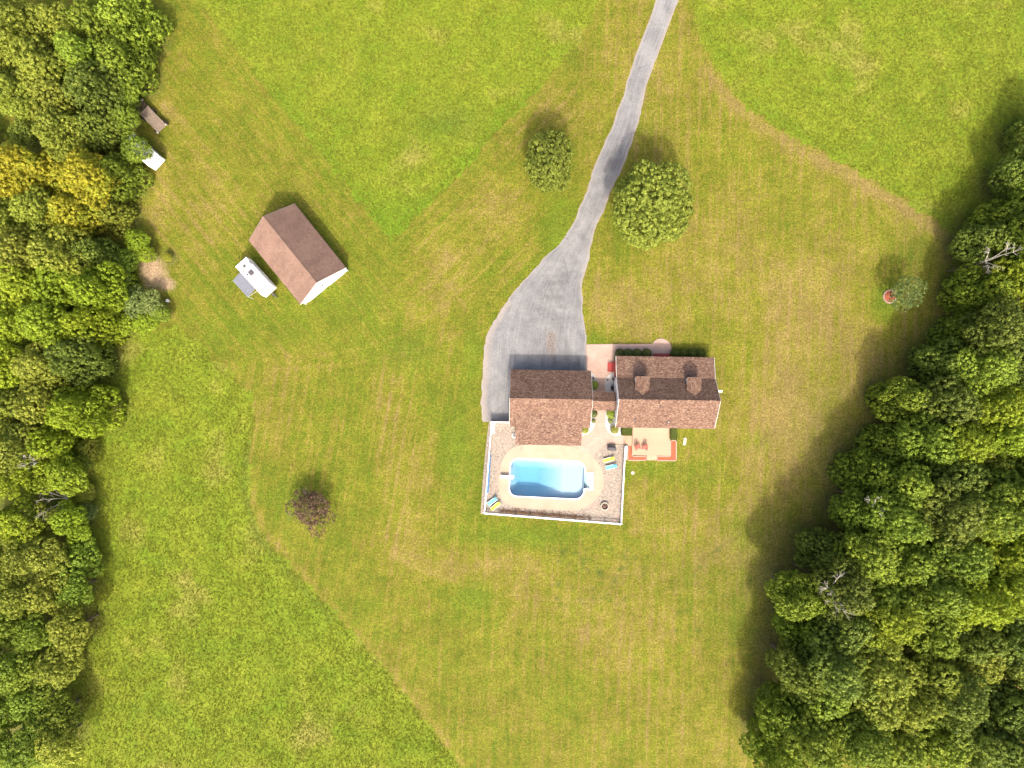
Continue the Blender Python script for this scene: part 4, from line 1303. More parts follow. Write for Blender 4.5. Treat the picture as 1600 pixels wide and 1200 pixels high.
# ------------------------------------------------------------------ wooden deck
dx0, dy0 = G(988, 669, .4); dx1, dy1 = G(1047.3, 711.5, .4)
dcx, dcy = (dx0 + dx1) / 2, (dy0 + dy1) / 2
dw, dh = dx1 - dx0, dy0 - dy1
deck = thing('wooden_deck', 'tan wooden deck with two red chairs behind the house', 'deck', (dcx, dcy, 0), R(-.9))
nb = 38
bwid = dw / nb
me0 = None
for i in range(nb):
    xx = -dw / 2 + (i + .5) * bwid
    if me0 is None:
        o = MB().box((0, .35, .40), (bwid - .014, dh + .7, .045)).build('deck_board', M['deck_wood'], deck); me0 = o
    else:
        o = me0.copy(); COL.objects.link(o)
    o.location = (xx, 0, (i * 7 % 5) * .0012)
MB().box((0, .2, .19), (dw - .05, dh + .3, .36)).build('deck_frame', M['wood_raw'], deck)
for k in range(2): MB().box((.15, -dh / 2 - .20 - .36 * k, .17 - .06 * k), (1.5, .36, .30 - .12 * k)).build('step', M['deck_wood'], deck)
sx0 = (975.2 - 800) / K * .998; sx1 = (987 - 800) / K * .996
for k in range(4):
    xx = sx0 + (k + .5) * (sx1 - sx0) / 4 - dcx
    yy = G(0, 688)[1] - dcy
    MB().box((xx, yy, .10 + .05 * k + .045 * k), ((sx1 - sx0) / 4 - .012, 1.32, .05)).build('step', M['deck_wood'], deck)
    MB().box((xx + .02, yy, (.075 + .095 * k) / 2), ((sx1 - sx0) / 4 - .06, 1.28, .07 + .09 * k)).build('riser', M['wood_raw'], deck)

# mulch beds round the deck
def mulch(outline, label):
    P = px(outline)
    t = thing('mulch_bed', label, 'flower bed', (P[0][0], P[0][1], 0), 0, 'red mulch beds round the deck')
    Q = [(p[0] - P[0][0], p[1] - P[0][1]) for p in P]
    MB().prism(Q, .0, .16).build('mulch', M['brick_red'], t)
    # edging bricks along each side
    n = len(Q)
    for i in range(n):
        a_, b_ = Vector(Q[i]), Vector(Q[(i + 1) % n]); L = (b_ - a_).length; c_ = max(1, int(L / .42)); d_ = (b_ - a_).normalized(); nn = Vector((-d_.y, d_.x))
        cen = (a_ + b_) / 2 + nn * .1
        inside = bool(inpoly(np.array([cen.x]), np.array([cen.y]), Q)[0])
        if inside: nn = -nn
        for k in range(c_):
            p = a_ + d_ * ((k + .5) * L / c_) + nn * .075
            MB().box((p.x, p.y, .10), (L / c_ - .015, .13, .2), math.atan2(d_.y, d_.x)).build('edging_block', M['paver_edge'], t)
    return t
mulch([(981.3, 696.5), (986.7, 696.5), (986.7, 713.5), (1009, 713.5), (1009, 718.2), (981.3, 718.2)], 'L-shaped red mulch bed at the left front corner of the deck')
mulch([(1048.2, 689), (1055.5, 689), (1055.5, 718.8), (1027, 718.8), (1027, 713.5), (1048.2, 713.5)], 'L-shaped red mulch bed at the right front corner of the deck')


def adirondack(label, p, ang):
    x, y = G(*p, .7)
    t = thing('garden_chair', label, 'chair', (x, y, .425), ang, 'red chairs on the deck')
    for k in range(5): MB().box((-.22 + .11 * k, .05 - .0, .36), (.095, .50, .025), M=Matrix.Rotation(R(8), 4, 'X')).build('seat_slat', M['chair_red'], t)
    for k in range(5): MB().box((-.22 + .11 * k, .40, .62 + .03 * (2 - abs(k - 2))), (.095, .025, .66), M=Matrix.Rotation(R(-24), 4, 'X')).build('back_slat', M['chair_red'], t)
    for s in (-1, 1):
        MB().box((s * .33, .03, .56), (.13, .62, .03)).build('armrest', M['chair_red'], t)
        MB().box((s * .30, -.20, .28), (.04, .10, .54)).build('leg', M['chair_red'], t)
        MB().box((s * .28, .20, .20), (.04, .62, .08), M=Matrix.Rotation(R(-20), 4, 'X')).build('leg', M['chair_red'], t)
    return t
adirondack('left one of two red slatted garden chairs on the deck', (996.2, 699.5), R(200 - 180 + 4))
adirondack('right one of two red slatted garden chairs on the deck', (1007.3, 700), R(-14))

# ------------------------------------------------------------------ camper trailer
cA = math.atan2(-(454.0 - 408.7), (416.7 - 375.6))
cx_, cy_ = G(396.2, 431.4, 2.7)
rv = thing('camper_trailer', 'white camper trailer with grey awning out beside the barn', 'camper', (cx_, cy_, 0), cA)
Lh, Wh = 2.86, 1.06
prof = [(-Lh, .55), (Lh - .15, .55), (Lh, .9), (Lh - .05, 2.2), (Lh - .45, 2.62), (-Lh + .12, 2.66), (-Lh, 2.5)]
b = MB(); n = len(prof)
b.add([(p[0], -Wh, p[1]) for p in prof] + [(p[0], Wh, p[1]) for p in prof], [tuple(range(n)), tuple(range(2 * n - 1, n - 1, -1))] + [(i, n + i, n + (i + 1) % n, (i + 1) % n) for i in range(n)])
b.build('body', M['rv_white'], rv, bevel=.05)
for s in (-1, 1): MB().box((-.1, s * (Wh - .06), 2.685), (2 * Lh - .8, .035, .04)).build('roof_edge_trim', M['alu'], rv)
MB().box((-.55, .05, 2.80), (.72, .62, .26)).build('air_conditioner', M['cover_grey'], rv, bevel=.05)
o = MB().tube((-1.95, -.05, 2.64), (-1.95, -.05, 2.78), .23, n=16).build('roof_vent', M['black'], rv); MB().tube((-1.95, -.05, 2.78), (-1.95, -.05, 2.80), .10, n=12).build('vent_cap', M['alu'], o)
MB().tube((-.72, -.52, 2.64), (-.72, -.52, 2.76), .11, n=12).build('roof_vent', M['black'], rv)
for (xx, yy) in ((-1.45, -.62), (.32, -.42)):
    o = MB().box((xx, yy, 2.69), (.40, .34, .07)).build('skylight', M['skylight'], rv, bevel=.02)
    MB().box((xx, yy, 2.735), (.16, .16, .02)).build('hatch_knob', M['alu'], o)
for (xx, yy) in ((-1.55, .55), (-1.1, .5)): MB().tube((xx, yy, 2.64), (xx, yy, 2.74), .05, n=8).build('vent_pipe', M['alu'], rv)
MB().box((-1.75, .93, 2.70), (.5, .10, .10)).build('antenna', M['black'], rv)
MB().tube((-1.9, Wh + .09, 2.45), (2.3, Wh + .09, 2.45), .075, n=10).build('rolled_awning', M['alu'], rv)
for xx, ww in ((-1.8, .7), (-.6, .8), (1.4, 1.0)):
    MB().box((xx, Wh + .01, 1.75), (ww, .03, .5)).build('window', M['glass_dark'], rv)
    MB().box((xx, -Wh - .01, 1.75), (ww * .8, .03, .5)).build('window', M['glass_dark'], rv)
d = MB().box((.55, -Wh - .012, 1.45), (.62, .03, 1.6)).build('door', M['vinyl'], rv); MB().box((.78, -Wh - .04, 1.4), (.05, .03, .12)).build('handle', M['black'], d)
for s in (-1, 1):
    for xx in (-.35, .40):
        wl = MB().tube((xx, s * (Wh - .25), .33), (xx, s * (Wh - .03), .33), .33, n=18).build('wheel', M['rubber'], rv)
        MB().tube((xx, s * (Wh - .04), .33), (xx, s * (Wh - .02), .33), .18, n=12).build('rim', M['alu'], wl)
MB().box((Lh + .45, .18, .5), (.95, .07, .09), R(-12)).box((Lh + .45, -.18, .5), (.95, .07, .09), R(12)).build('hitch', M['rust'], rv)
MB().tube((Lh + .35, 0, .5), (Lh + .35, 0, .95), .16, n=12).build('gas_bottle', M['cover_grey'], rv)
MB().tube((Lh + .85, 0, .05), (Lh + .85, 0, .85), .035, n=8).build('jack', M['alu'], rv)
# awning
b = MB()
na = 7
x0a, x1a = -1.75, 1.45
for i in range(na):
    y0, y1 = -Wh - .02 - 1.62 * i / na, -Wh - .02 - 1.62 * (i + 1) / na
    z0, z1 = 2.50 - .42 * (i / na) ** 1.3, 2.50 - .42 * ((i + 1) / na) ** 1.3
    b.add([(x0a, y0, z0), (x1a, y0, z0), (x1a, y1, z1), (x0a, y1, z1), (x0a, y0, z0 - .015), (x1a, y0, z0 - .015), (x1a, y1, z1 - .015), (x0a, y1, z1 - .015)],
          [(0, 1, 2, 3), (7, 6, 5, 4), (0, 4, 5, 1), (3, 2, 6, 7), (0, 3, 7, 4), (1, 5, 6, 2)])
aw = b.build('awning', M['awning'], rv)
MB().tube((x0a - .05, -Wh - 1.66, 2.07), (x1a + .05, -Wh - 1.66, 2.07), .045, n=8).build('roller_tube', M['alu'], aw)
for xx in (x0a, x1a):
    MB().tube((xx, -Wh - 1.66, 0), (xx, -Wh - 1.66, 2.07), .025).build('awning_pole', M['white'], rv)
    MB().tube((xx, -Wh - .02, 1.3), (xx, -Wh - 1.62, 2.05), .018).build('awning_arm', M['white'], rv)

# ------------------------------------------------------------------ hay wagon
x, y = G(238.9, 186.4, 1.0)
wg = thing('hay_wagon', 'weathered plank hay wagon parked by the upper left wood', 'wagon', (x, y, 0), math.atan2(-(200.4 - 172), (252.8 - 225.2)))
Lw, Ww = 3.72, 1.68
npl = 9
for i in range(npl):
    yy = -Ww / 2 + (i + .5) * Ww / npl
    o = MB().box((0, yy, 1.0 + (i * 3 % 4) * .006), (Lw - .06 * (i * 5 % 3), Ww / npl - .025, .05)).build('plank', M['plank'], wg)
for xx in (-Lw / 2, Lw / 2): MB().box((xx, 0, .95), (.12, Ww + .12, .12)).build('cross_beam', M['plank'], wg)
for s in (-1, 1): MB().box((0, s * .5, .86), (Lw - .2, .12, .16)).build('frame_rail', M['rust'], wg)
for s in (-1, 1):
    o = MB().box((Lw / 2 + .05, s * Ww / 2, 1.05), (.16, .20, .30)).build('corner_bracket', M['stone'], wg)
for xx in (-1.25, 1.25):
    MB().box((xx, 0, .45), (.1, Ww + .2, .1)).build('axle', M['rust'], wg)
    for s in (-1, 1):
        wl = MB().tube((xx, s * (Ww / 2 + .02), .40), (xx, s * (Ww / 2 + .24), .40), .40, n=20).build('wheel', M['rubber'], wg)
        MB().tube((xx, s * (Ww / 2 + .22), .40), (xx, s * (Ww / 2 + .26), .40), .18, n=12).build('rim', M['rust'], wl)
# sloping dark front rack
for i in range(6):
    MB().box((-Lw / 2 - .62, -Ww / 2 + .14 + i * .28, .80), (1.15, .20, .05), M=Matrix.Rotation(R(14), 4, 'Y')).build('rack_board', M['rust'], wg)
MB().box((-Lw / 2 - 1.5, 0, .45), (1.4, .10, .10)).build('tongue', M['rust'], wg)
MB().box((-Lw / 2 - 1.25, .78, .95), (.14, .35, .12)).build('marker_board', M['stone'], wg)

# white box trailer under the trees
p0 = Vector(G(248.3, 243, 2.4)); p1 = Vector(G(232.5, 260.3, 2.4)); pf = Vector(G(208, 207, 2.4))
ln = (p0 - pf).length; wd = (p0 - p1).length; ang = math.atan2((p0 - pf).y, (p0 - pf).x)
cc = (p0 + pf) / 2 + (p1 - p0) / 2
bt = thing('box_trailer', 'long white cargo trailer half hidden under the trees below the hay wagon', 'trailer', (cc.x, cc.y, 0), ang)
MB().box((0, 0, 1.40), (ln, wd, 1.9)).build('body', M['rv_white'], bt, bevel=.05)
for k in range(9): MB().box((-ln / 2 + .5 + k * (ln - 1) / 8, 0, 2.36), (.06, wd - .14, .03)).build('roof_bow', M['vinyl'], bt)
for xx in (.4, -.5):
    for s in (-1, 1): MB().tube((xx, s * (wd / 2 - .1), .38), (xx, s * (wd / 2 + .06), .38), .36, n=16).build('wheel', M['rubber'], bt)
MB().tube((ln / 2 - .45, -wd * .30, 2.36), (ln / 2 - .45, -wd * .30, 2.46), .12, n=10).build('roof_vent', M['alu'], bt)
MB().box((ln / 2 + .015, 0, 1.40), (.03, wd - .2, 1.6)).build('rear_door', M['vinyl'], bt)

# small loose things on the lawn
x, y = G(262, 470, .3)
t = thing('bucket', 'small white bucket on the grass below the dirt patch', 'bucket', (x, y, 0))
MB().tube((0, 0, .0), (0, 0, .42), .17, .22, 14).build('pail', M['white'], t); MB().ring((0, 0), .235, .19, .40, .45, 14).build('rim', M['vinyl'], t)
x, y = G(1070, 690, .05)
t = thing('septic_cover', 'pale elongated stone slab in the grass right of the deck', 'stone slab', (x, y, 0), R(82))
MB().prism([p for p in rrect(0, 0, 1.15, .45, .18, 4)], -.02, .07).build('slab', M['stone'], t); MB().prism([p for p in rrect(.2, .05, .3, .2, .08, 3)], .07, .10).build('lift_block', M['paver_edge'], t)
x, y = G(988.6, 739, .05)
t = thing('drain_lid', 'small round pale drain lid in the grass right of the pool fence', 'drain lid', (x, y, 0))
MB().tube((0, 0, -.02), (0, 0, .08), .26, n=16).build('lid', M['stone'], t); MB().tube((0, 0, .08), (0, 0, .11), .07, n=8).build('knob', M['alu'], t)

# ring round the small tree
x, y = G(1390, 463.5)
rt = thing('tree_ring', 'round red mulch ring edged in pale stone at the small lone tree', 'mulch ring', (x, y, 0))
for i in range(18):
    a0, a1 = 2 * math.pi * i / 18 + .02, 2 * math.pi * (i + 1) / 18 - .02
    q = [(r_ * math.cos(a_), r_ * math.sin(a_)) for r_, a_ in ((1.02, a0), (1.02, a1), (.84, a1), (.84, a0))]
    MB().prism(q, -.02, .14 + .02 * (i % 3)).build('edging_stone', M['paver_edge'], rt)
MB().tube((0, 0, 0), (0, 0, .09), .85, .80, 24).build('mulch', M['brick_red'], rt)

# dark pots on the white beds
for (qx_, qy_, r_, lb) in ((958, 592.5, .20, 'dark plant pot nearest the red side steps in the stone bed'), (957.5, 605, .17, 'dark plant pot in the middle group of the stone bed'), (955.5, 604.5, .15, 'small dark pot left of the middle pot in the stone bed'),
                           (956.8, 607.6, .24, 'largest dark pot at the lower end of the stone bed'), (949, 593.5, .11, 'tiny dark pot at the left rim of the stone bed'), (927, 591, .16, 'dark pot in the narrow stone bed by the garage')):
    x, y = G(qx_, qy_, .25)
    t = thing('plant_pot', lb, 'plant pot', (x, y, .09), 0, 'dark pots on the white stone beds')
    MB().tube((0, 0, 0), (0, 0, .28), r_ * .75, r_, 12).build('pot', M['black'], t); MB().tube((0, 0, .28), (0, 0, .29), r_ * .85, n=12).build('soil', M['ash'], t)
x, y = G(955, 597, .1)
b = MB(); pts = [(.45 * math.cos(R(a_)), .45 * math.sin(R(a_)), .0 + .0004 * a_) for a_ in range(-80, 70, 12)]
for k, (q0, q1) in enumerate(zip(pts[:-1], pts[1:])): b.tube(q0, q1, .04, n=6)
o = b.build('garden_hose', M['rust'], None); o.location = (x, y, .16); tag(o, 'short dark curved hose lying on the white stone bed', 'hose')


# ------------------------------------------------------------------ vegetation meshes
def make_crown(name, seed, rad, ratio, nlobes, clump_r, per, leaf, dens=1.0, inner=.12, zlow=-.35, gap=0.0, spread=(.42, .66), low=False, coh=.32, core=.70, lr=(.30, .46)):
    """crown centred at the origin, radius rad, half height rad*ratio"""
    g = np.random.RandomState(seed)
    lobes = [(np.array([0, 0, 0]), rad * core)]
    for k in range(nlobes):
        a_ = 2 * np.pi * (k + g.uniform(-.3, .3)) / nlobes
        d = rad * g.uniform(*spread); rr_ = rad * g.uniform(*lr)
        lobes.append((np.array([d * np.cos(a_), d * np.sin(a_), rad * ratio * g.uniform(-.35, .30)]), rr_))
    for k in range(max(2, nlobes // 2)):
        a_ = g.uniform(0, 6.28); d = rad * g.uniform(.1, .42)
        lobes.append((np.array([d * np.cos(a_), d * np.sin(a_), rad * ratio * g.uniform(.35, .62)]), rad * g.uniform(.26, .38)))
    if low:
        for k in range(6):
            a_ = 2 * np.pi * k / 6 + g.uniform(-.3, .3); d = rad * g.uniform(.35, .55)
            lobes.append((np.array([d * np.cos(a_), d * np.sin(a_), -rad * ratio * g.uniform(.55, .8)]), rad * g.uniform(.30, .42)))
    C, D = [], []
    for c, r_ in lobes:
        area = 4 * np.pi * r_ * r_
        m_ = int(area / (clump_r ** 2 * 2.1) * dens)
        i = np.arange(m_) + .5
        ph = np.arccos(1 - 2 * i / m_); th = np.pi * (1 + 5 ** .5) * i
        d = np.stack([np.cos(th) * np.sin(ph), np.sin(th) * np.sin(ph), np.cos(ph)], -1)
        d += g.normal(0, .16, d.shape); d /= np.linalg.norm(d, axis=1)[:, None]
        p = c + d * r_ * g.uniform(.90, 1.10, (m_, 1)) * np.array([1, 1, max(.7, ratio)])
        C.append(p); D.append(d)
    C = np.concatenate(C); D = np.concatenate(D)
    ok = np.ones(len(C), bool)
    for c, r_ in lobes:
        q = (C - c) / np.array([1, 1, max(.7, ratio)])
        ok &= np.linalg.norm(q, axis=1) > r_ * .84
    ok &= C[:, 2] > zlow * rad
    if gap: ok &= g.rand(len(C)) > gap
    C, D = C[ok], D[ok]
    nC = len(C)
    cr = clump_r * g.uniform(.65, 1.25, nC)
    ct = np.clip(.5 + .26 * g.normal(0, 1, nC), 0, 1)
    # leaves on each clump
    tot = nC * per
    idx = np.repeat(np.arange(nC), per)
    dd = g.normal(0, 1, (tot, 3)) + D[idx] * .9 + np.array([0, 0, .35]); dd /= np.linalg.norm(dd, axis=1)[:, None]
    pos = C[idx] + dd * cr[idx][:, None] * (g.uniform(.60, 1.05, (tot, 1)))
    nrm = dd + g.normal(0, coh, (tot, 3)); nrm /= np.linalg.norm(nrm, axis=1)[:, None]
    tint = np.clip(ct[idx] + g.normal(0, .17, tot), 0, 1)
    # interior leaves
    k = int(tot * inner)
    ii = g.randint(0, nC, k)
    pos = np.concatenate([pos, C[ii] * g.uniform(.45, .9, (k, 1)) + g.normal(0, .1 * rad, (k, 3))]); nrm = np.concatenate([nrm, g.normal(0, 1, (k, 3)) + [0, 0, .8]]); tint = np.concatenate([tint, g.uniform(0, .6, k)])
    nrm /= np.linalg.norm(nrm, axis=1)[:, None]
    t1 = np.cross(nrm, g.normal(0, 1, nrm.shape)); t1 /= np.linalg.norm(t1, axis=1)[:, None]
    t2 = np.cross(nrm, t1)
    s = leaf * g.uniform(.6, 1.25, (len(pos), 1))
    w_ = s * .62
    bend = nrm * s * .25
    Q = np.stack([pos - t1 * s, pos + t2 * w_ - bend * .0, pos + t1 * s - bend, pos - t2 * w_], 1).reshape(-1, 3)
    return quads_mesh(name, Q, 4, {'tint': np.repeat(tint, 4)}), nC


def make_trunk(name, seed, h, r0, crown_r, limbs=6, zc=None, twigs=0):
    g = random.Random(seed); b = MB()
    p = Vector((0, 0, -.1)); segs = 4; pts = [p]
    for i in range(segs):
        p = Vector((g.uniform(-.12, .12) * (i + 1) * .5, g.uniform(-.12, .12) * (i + 1) * .5, h * (i + 1) / segs)); pts.append(p)
    for i in range(segs): b.tube(pts[i], pts[i + 1], r0 * (1 - .75 * i / segs) * (1.25 if i == 0 else 1), r0 * (1 - .75 * (i + 1) / segs), 8)
    for k in range(limbs):
        t = g.uniform(.38, .95); i = min(segs - 1, int(t * segs)); q = pts[i].lerp(pts[i + 1], t * segs - i)
        a_ = 2 * math.pi * (k + g.random() * .6) / limbs; L = crown_r * g.uniform(.55, .85)
        m_ = q + Vector((math.cos(a_) * L * .5, math.sin(a_) * L * .5, L * .25)); e = q + Vector((math.cos(a_) * L, math.sin(a_) * L, L * .55))
        rr_ = r0 * (.42 - .2 * t)
        b.tube(q, m_, rr_, rr_ * .7, 6); b.tube(m_, e, rr_ * .7, rr_ * .25, 5)
        for j in range(2 + twigs):
            s = m_.lerp(e, g.uniform(.0, .9)); a2 = a_ + g.uniform(-1.2, 1.2); l2 = L * g.uniform(.25, .5)
            e2 = s + Vector((math.cos(a2) * l2, math.sin(a2) * l2, l2 * g.uniform(.1, .7)))
            b.tube(s, e2, rr_ * .35, rr_ * .12, 4)
            if twigs:
                for _ in range(3):
                    s3 = s.lerp(e2, g.uniform(.2, 1)); a3 = a2 + g.uniform(-1.4, 1.4); l3 = l2 * g.uniform(.3, .6)
                    b.tube(s3, s3 + Vector((math.cos(a3) * l3, math.sin(a3) * l3, l3 * g.uniform(-.1, .6))), rr_ * .18, rr_ * .06, 3)
    me = bpy.data.meshes.new(name); me.from_pydata([tuple(v) for v in b.v], [], b.f); me.update(); me.materials.append(M['bark'])
    return me


BIG = [make_crown('crown_big', 20 + i, 4.0, 1.05, 12 + i % 4, .33, 22, .135, dens=.78, zlow=-1.3, low=True, spread=(.42, .84), core=.48, lr=(.19, .34), coh=.28)[0] for i in range(7)]
MED = [make_crown('crown_medium', 40 + i, 2.7, .85, 11 + i % 3, .24, 18, .10, dens=.78, zlow=-.8, spread=(.42, .9), core=.5, lr=(.19, .34), coh=.28)[0] for i in range(4)]
SML = [make_crown('crown_shrub', 60 + i, 1.8, .72, 6, .26, 22, .08)[0] for i in range(4)]
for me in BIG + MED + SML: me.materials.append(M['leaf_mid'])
TRB = [make_trunk('trunk_tall', 5 + i, 10.5, .26, 3.6) for i in range(3)]
TRM = [make_trunk('trunk_medium', 15 + i, 4.6, .14, 2.4) for i in range(3)]
TRS = [make_trunk('trunk_shrub', 25 + i, 1.5, .06, 1.5, 5) for i in range(2)]


def plant(name, label, cat, group, x, y, crown_me, trunk_me, zc, sc, szc, trunk_sc, mk, rz, zbase=0.0):
    t = thing(name, label, cat, (x, y, zbase), 0, group)
    c = bpy.data.objects.new('crown', crown_me); COL.objects.link(c); c.parent = t
    c.location = (0, 0, zc); c.scale = (sc, sc, szc); c.rotation_euler = (0, 0, rz)
    c.material_slots[0].link = 'OBJECT'; c.material_slots[0].material = M[mk]
    if trunk_me is not None:
        k = bpy.data.objects.new('trunk', trunk_me); COL.objects.link(k); k.parent = t
        k.scale = (sc, sc, trunk_sc); k.rotation_euler = (0, 0, rz * 1.7)
    return t


rnd = random.Random(77)
for i, (nm, lb, cat, grp, qx_, qy_, zt, rad, mk, cls) in enumerate(PLAN):
    if cls == 'big':
        lowc = 'clearing edge' in lb; zc = zt - rad * (1.5 if lowc else 1.12); me = BIG[rnd.randrange(7)]; tm = TRB[rnd.randrange(3)]; s = rad / 4.0; ts = zc * 1.02 / 10.5
    else:
        zc = max(zt - rad * .6, rad * .45); me = MED[rnd.randrange(4)]; tm = TRM[rnd.randrange(3)]; s = rad / 2.7; ts = zc * 1.05 / 4.6
    x, y = G(qx_, qy_, zc + .35 * rad)
    plant(nm, lb, cat, grp, x, y, me, tm, zc, s, s * rnd.uniform(.95, 1.2) * (1.38 if cls == 'big' and 'clearing edge' in lb else 1), ts, mk, rnd.uniform(0, 6.28))
for (qx_, qy_, zt, rad, mk, lb) in SHRUBS:
    zc = max(zt - rad * .6, rad * .45); x, y = G(qx_, qy_, zc + .2 * rad)
    plant('wild_bush', lb, 'bush', 'wild bushes along the left wood', x, y, SML[rnd.randrange(4)], TRS[rnd.randrange(2)], zc, rad / 1.8, rad / 1.8, zc / 1.5, mk, rnd.uniform(0, 6.28))

# the two driveway trees
cm, _ = make_crown('crown_round', 103, 4.1, 1.0, 10, .30, 26, .105, zlow=-.8, dens=.95, spread=(.36, .52)); cm.materials.append(M['leaf_round'])
x, y = G(858, 251, 4.8)
t = plant('shade_tree', 'smaller oval shade tree on the lawn left of the drive', 'tree', None, x, y, cm, TRB[0], 4.3, 1, 1.0, 4.6 / 10.5, 'leaf_round', .4)
t.children[0].scale = (.94, 1.22, 1.05); t.children[0].rotation_euler = (0, 0, 0)
cm, _ = make_crown('crown_round_large', 107, 5.75, .80, 14, .36, 28, .12, zlow=-.65, dens=.95, spread=(.44, .60)); cm.materials.append(M['leaf_round'])
x, y = G(1020, 315, 6.5)
plant('shade_tree', 'large round shade tree on the lawn right of the drive', 'tree', None, x, y, cm, TRB[1], 5.9, 1.03, 1.0, 6.2 / 10.5, 'leaf_round', .0)

# brown-leaved small tree
cm, _ = make_crown('crown_brown', 111, 3.0, .62, 8, .24, 9, .085, zlow=-.6, dens=.9, gap=.30, inner=.25, core=.6, spread=(.4, .95), lr=(.16, .34)); cm.materials.append(M['leaf_purple'])
x, y = G(485, 794, 2.6)
plant('ornamental_tree', 'sparse purplish brown small tree alone on the lower left lawn', 'tree', None, x, y, cm, make_trunk('trunk_brown', 8, 2.6, .13, 3.3, 9, twigs=3), 2.4, 1.15, 1, 1, 'leaf_purple', 1.0)
# ring tree
cm, _ = make_crown('crown_sparse', 115, 2.45, .72, 7, .24, 10, .085, zlow=-.6, dens=.8, gap=.28, inner=.2); cm.materials.append(M['leaf_blue'])
x, y = G(1391, 463)
plant('lone_tree', 'small airy bluish green tree rising from the red mulch ring', 'tree', None, x, y, cm, make_trunk('trunk_ring', 3, 3.2, .12, 2.2, 8, twigs=2), 4.1, 1.0, 1, 1.15, 'leaf_blue', 2.0)

# dead pale branches
for (qx_, qy_, z, s, lb) in ((1318, 930, 15.6, 1.15, 'bare dead tree top among the right wood near its lower edge'), (1382, 790, 12.6, .8, 'bare dead branches at the right wood edge level with the fire pit'), (1566, 402, 11.4, 1.1, 'bare dead branches on the right wood level with the barn roof'),
                              (78, 786, 5.6, 1.3, 'pale dead branches lying over scrub in the left wood'), (40, 722, 7.2, .6, 'small dead branch top in the left wood above the pale dead branches')):
    x, y = G(qx_, qy_, z)
    g = random.Random(int(qx_)); b = MB()
    root = Vector((0, 0, z - 3.0 * s))
    b2 = MB(); b2.tube((0, 0, 0), tuple(root), .11, .07, 7)
    for k in range(6):
        a_ = g.uniform(0, 6.28); L = g.uniform(1.3, 2.4) * s
        e = root + Vector((math.cos(a_) * L * .8, math.sin(a_) * L * .8, 2.2 * s + g.uniform(-.3, .9)))
        m_ = root.lerp(e, .5) + Vector((g.uniform(-.2, .2), g.uniform(-.2, .2), 0))
        b.tube(root, m_, .055 * s, .042 * s, 6); b.tube(m_, e, .042 * s, .015, 5)
        for j in range(6):
            q = m_.lerp(e, g.random()); a2 = a_ + g.uniform(-1.3, 1.3); l2 = L * g.uniform(.25, .55)
            e2 = q + Vector((math.cos(a2) * l2, math.sin(a2) * l2, g.uniform(-.1, .5)))
            b.tube(q, e2, .03, .010, 4)
            q3 = q.lerp(e2, .6); b.tube(q3, q3 + Vector((math.cos(a2 + .8) * l2 * .5, math.sin(a2 + .8) * l2 * .5, .1)), .016, .008, 3)
    t = thing('dead_tree', lb, 'dead tree', (x, y, 0), 0, 'dead trees')
    b2.build('trunk', M['bark'], t); b.build('branches', M['dead_wood'], t)

# ---- clipped shrubs by the house
def ball_mesh(name, seed, rad, ratio, n, leaf):
    g = np.random.RandomState(seed)
    i = np.arange(n) + .5; ph = np.arccos(1 - 1.5 * i / n); th = np.pi * (1 + 5 ** .5) * i
    d = np.stack([np.cos(th) * np.sin(ph), np.sin(th) * np.sin(ph), np.cos(ph)], -1)
    pos = d * rad * np.array([1, 1, ratio]) * g.uniform(.80, 1.06, (n, 1)); nrm = d + g.normal(0, .5, d.shape); nrm /= np.linalg.norm(nrm, axis=1)[:, None]
    t1 = np.cross(nrm, g.normal(0, 1, nrm.shape)); t1 /= np.linalg.norm(t1, axis=1)[:, None]; t2 = np.cross(nrm, t1); s = leaf * g.uniform(.6, 1.3, (n, 1))
    Q = np.stack([pos - t1 * s, pos + t2 * s * .7, pos + t1 * s, pos - t2 * s * .7], 1).reshape(-1, 3)
    me = quads_mesh(name, Q, 4, {'tint': np.repeat(g.rand(n), 4)}); me.materials.append(M['leaf_box']); return me
BALL = [ball_mesh('clipped_ball', 200 + i, .70, .85, 1500, .055) for i in range(3)]
front = [(968.5, 'leftmost clipped ball shrub left of the front steps'), (981.8, 'second clipped ball shrub from the house corner, left of the front steps'), (995.5, 'third clipped ball shrub from the corner, left of the front steps'), (1010.8, 'clipped ball shrub touching the left side of the red front steps'),
         (1055, 'clipped ball shrub touching the right side of the red front steps'), (1068.5, 'second clipped ball shrub right of the front steps'), (1082, 'third clipped ball shrub right of the front steps'), (1095.5, 'rightmost clipped ball shrub at the far front corner')]
for i, (qx_, lb) in enumerate(front):
    x, y = G(qx_, 552.5 + .0 * i, .7)
    plant('clipped_shrub', lb, 'shrub', 'clipped shrubs along the house front', x, y, BALL[i % 3], TRS[i % 2], .55, 1.0, 1.1, .35, 'leaf_box', i * 1.3, .04)
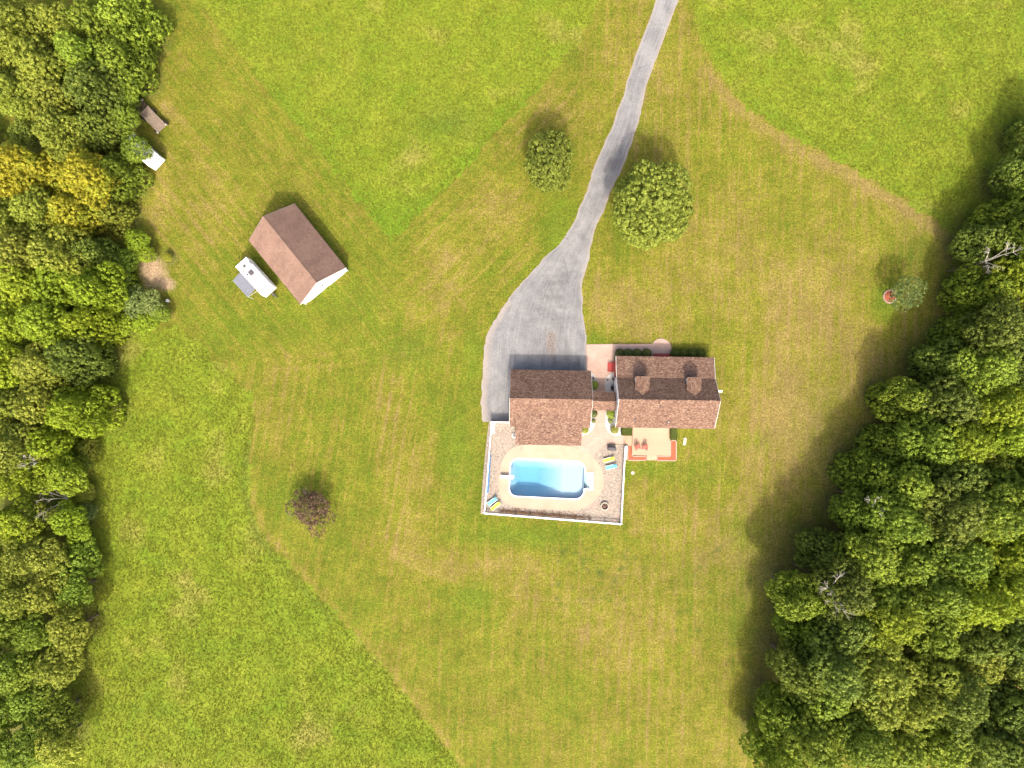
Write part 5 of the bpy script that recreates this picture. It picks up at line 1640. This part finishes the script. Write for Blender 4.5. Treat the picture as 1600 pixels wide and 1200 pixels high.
for (qx_, qy_, r_, mk, lb) in ((956, 646, .78, 'leaf_lime', 'rounded bright shrub between breezeway and house'), (927.5, 646, .55, 'leaf_box', 'green shrub at the garage wall below the breezeway'), (927.3, 658, .30, 'leaf_silver', 'little grey-green shrub in the garage corner bed'),
                            (953.8, 658, .36, 'leaf_silver', 'little grey-green shrub in the bed beside the house'), (960, 671.2, .58, 'leaf_gold', 'yellow-green grassy shrub at the house corner by the deck'), (914, 671.5, .52, 'leaf_gold', 'yellow-green shrub at the garage extension corner'),
                            (928.3, 602, .62, 'leaf_lime', 'bright shrub beside the garage above the breezeway'), (962.2, 560, .30, 'leaf_dark', 'small dark plant between the red side steps and ball shrubs')):
    x, y = G(qx_, qy_, r_ * .8)
    plant('garden_shrub', lb, 'shrub', 'shrubs in the beds by the breezeway', x, y, BALL[int(qx_) % 3], TRS[0], r_ * .8, r_ / .7, r_ / .7, r_ * .5, mk, qx_, .1)


def hedge(label, p0, p1, h):
    x0, y0 = G(*p0, h); x1, y1 = G(*p1, h); cx_, cy_ = (x0 + x1) / 2, (y0 + y1) / 2; w_, d_ = x1 - x0, y0 - y1
    g = np.random.RandomState(int(p0[0])); n = 4200
    u = g.uniform(-1, 1, (n, 3)); ax = g.choice([0, 1, 2, 2], n); sg = np.where(g.rand(n) < .5, -1, 1); sg[ax == 2] = 1
    u[np.arange(n), ax] = sg * g.uniform(.9, 1.03, n)
    e4 = np.abs(u) ** 6; u /= np.maximum(1, (e4.sum(1)) ** (1 / 6))[:, None] ** 1.0
    pos = u * np.array([w_ / 2, d_ / 2, h / 2]) + [0, 0, h / 2]
    nrm = g.normal(0, .5, (n, 3)); nrm[np.arange(n), ax] += sg; nrm /= np.linalg.norm(nrm, axis=1)[:, None]
    t1 = np.cross(nrm, g.normal(0, 1, nrm.shape)); t1 /= np.linalg.norm(t1, axis=1)[:, None]; t2 = np.cross(nrm, t1); s = .055 * g.uniform(.6, 1.3, (n, 1))
    Q = np.stack([pos - t1 * s, pos + t2 * s * .7, pos + t1 * s, pos - t2 * s * .7], 1).reshape(-1, 3)
    me = quads_mesh('hedge', Q, 4, {'tint': np.repeat(g.rand(n), 4)}); me.materials.append(M['leaf_box'])
    t = thing('square_hedge', label, 'hedge', (cx_, cy_, 0), R(-.9), 'square hedges flanking the deck')
    o = bpy.data.objects.new('foliage', me); COL.objects.link(o); o.parent = t
    for sx in (-.25, .25): MB().tube((sx * w_, 0, 0), (sx * w_, 0, h * .7), .04, .02, 6).build('stem', M['bark'], t)
hedge('square clipped hedge at the left side of the deck', (971.6, 668), (987.6, 681), 1.1)
hedge('square clipped hedge at the right side of the deck', (1047.8, 669.5), (1058.8, 687.5), 1.1)
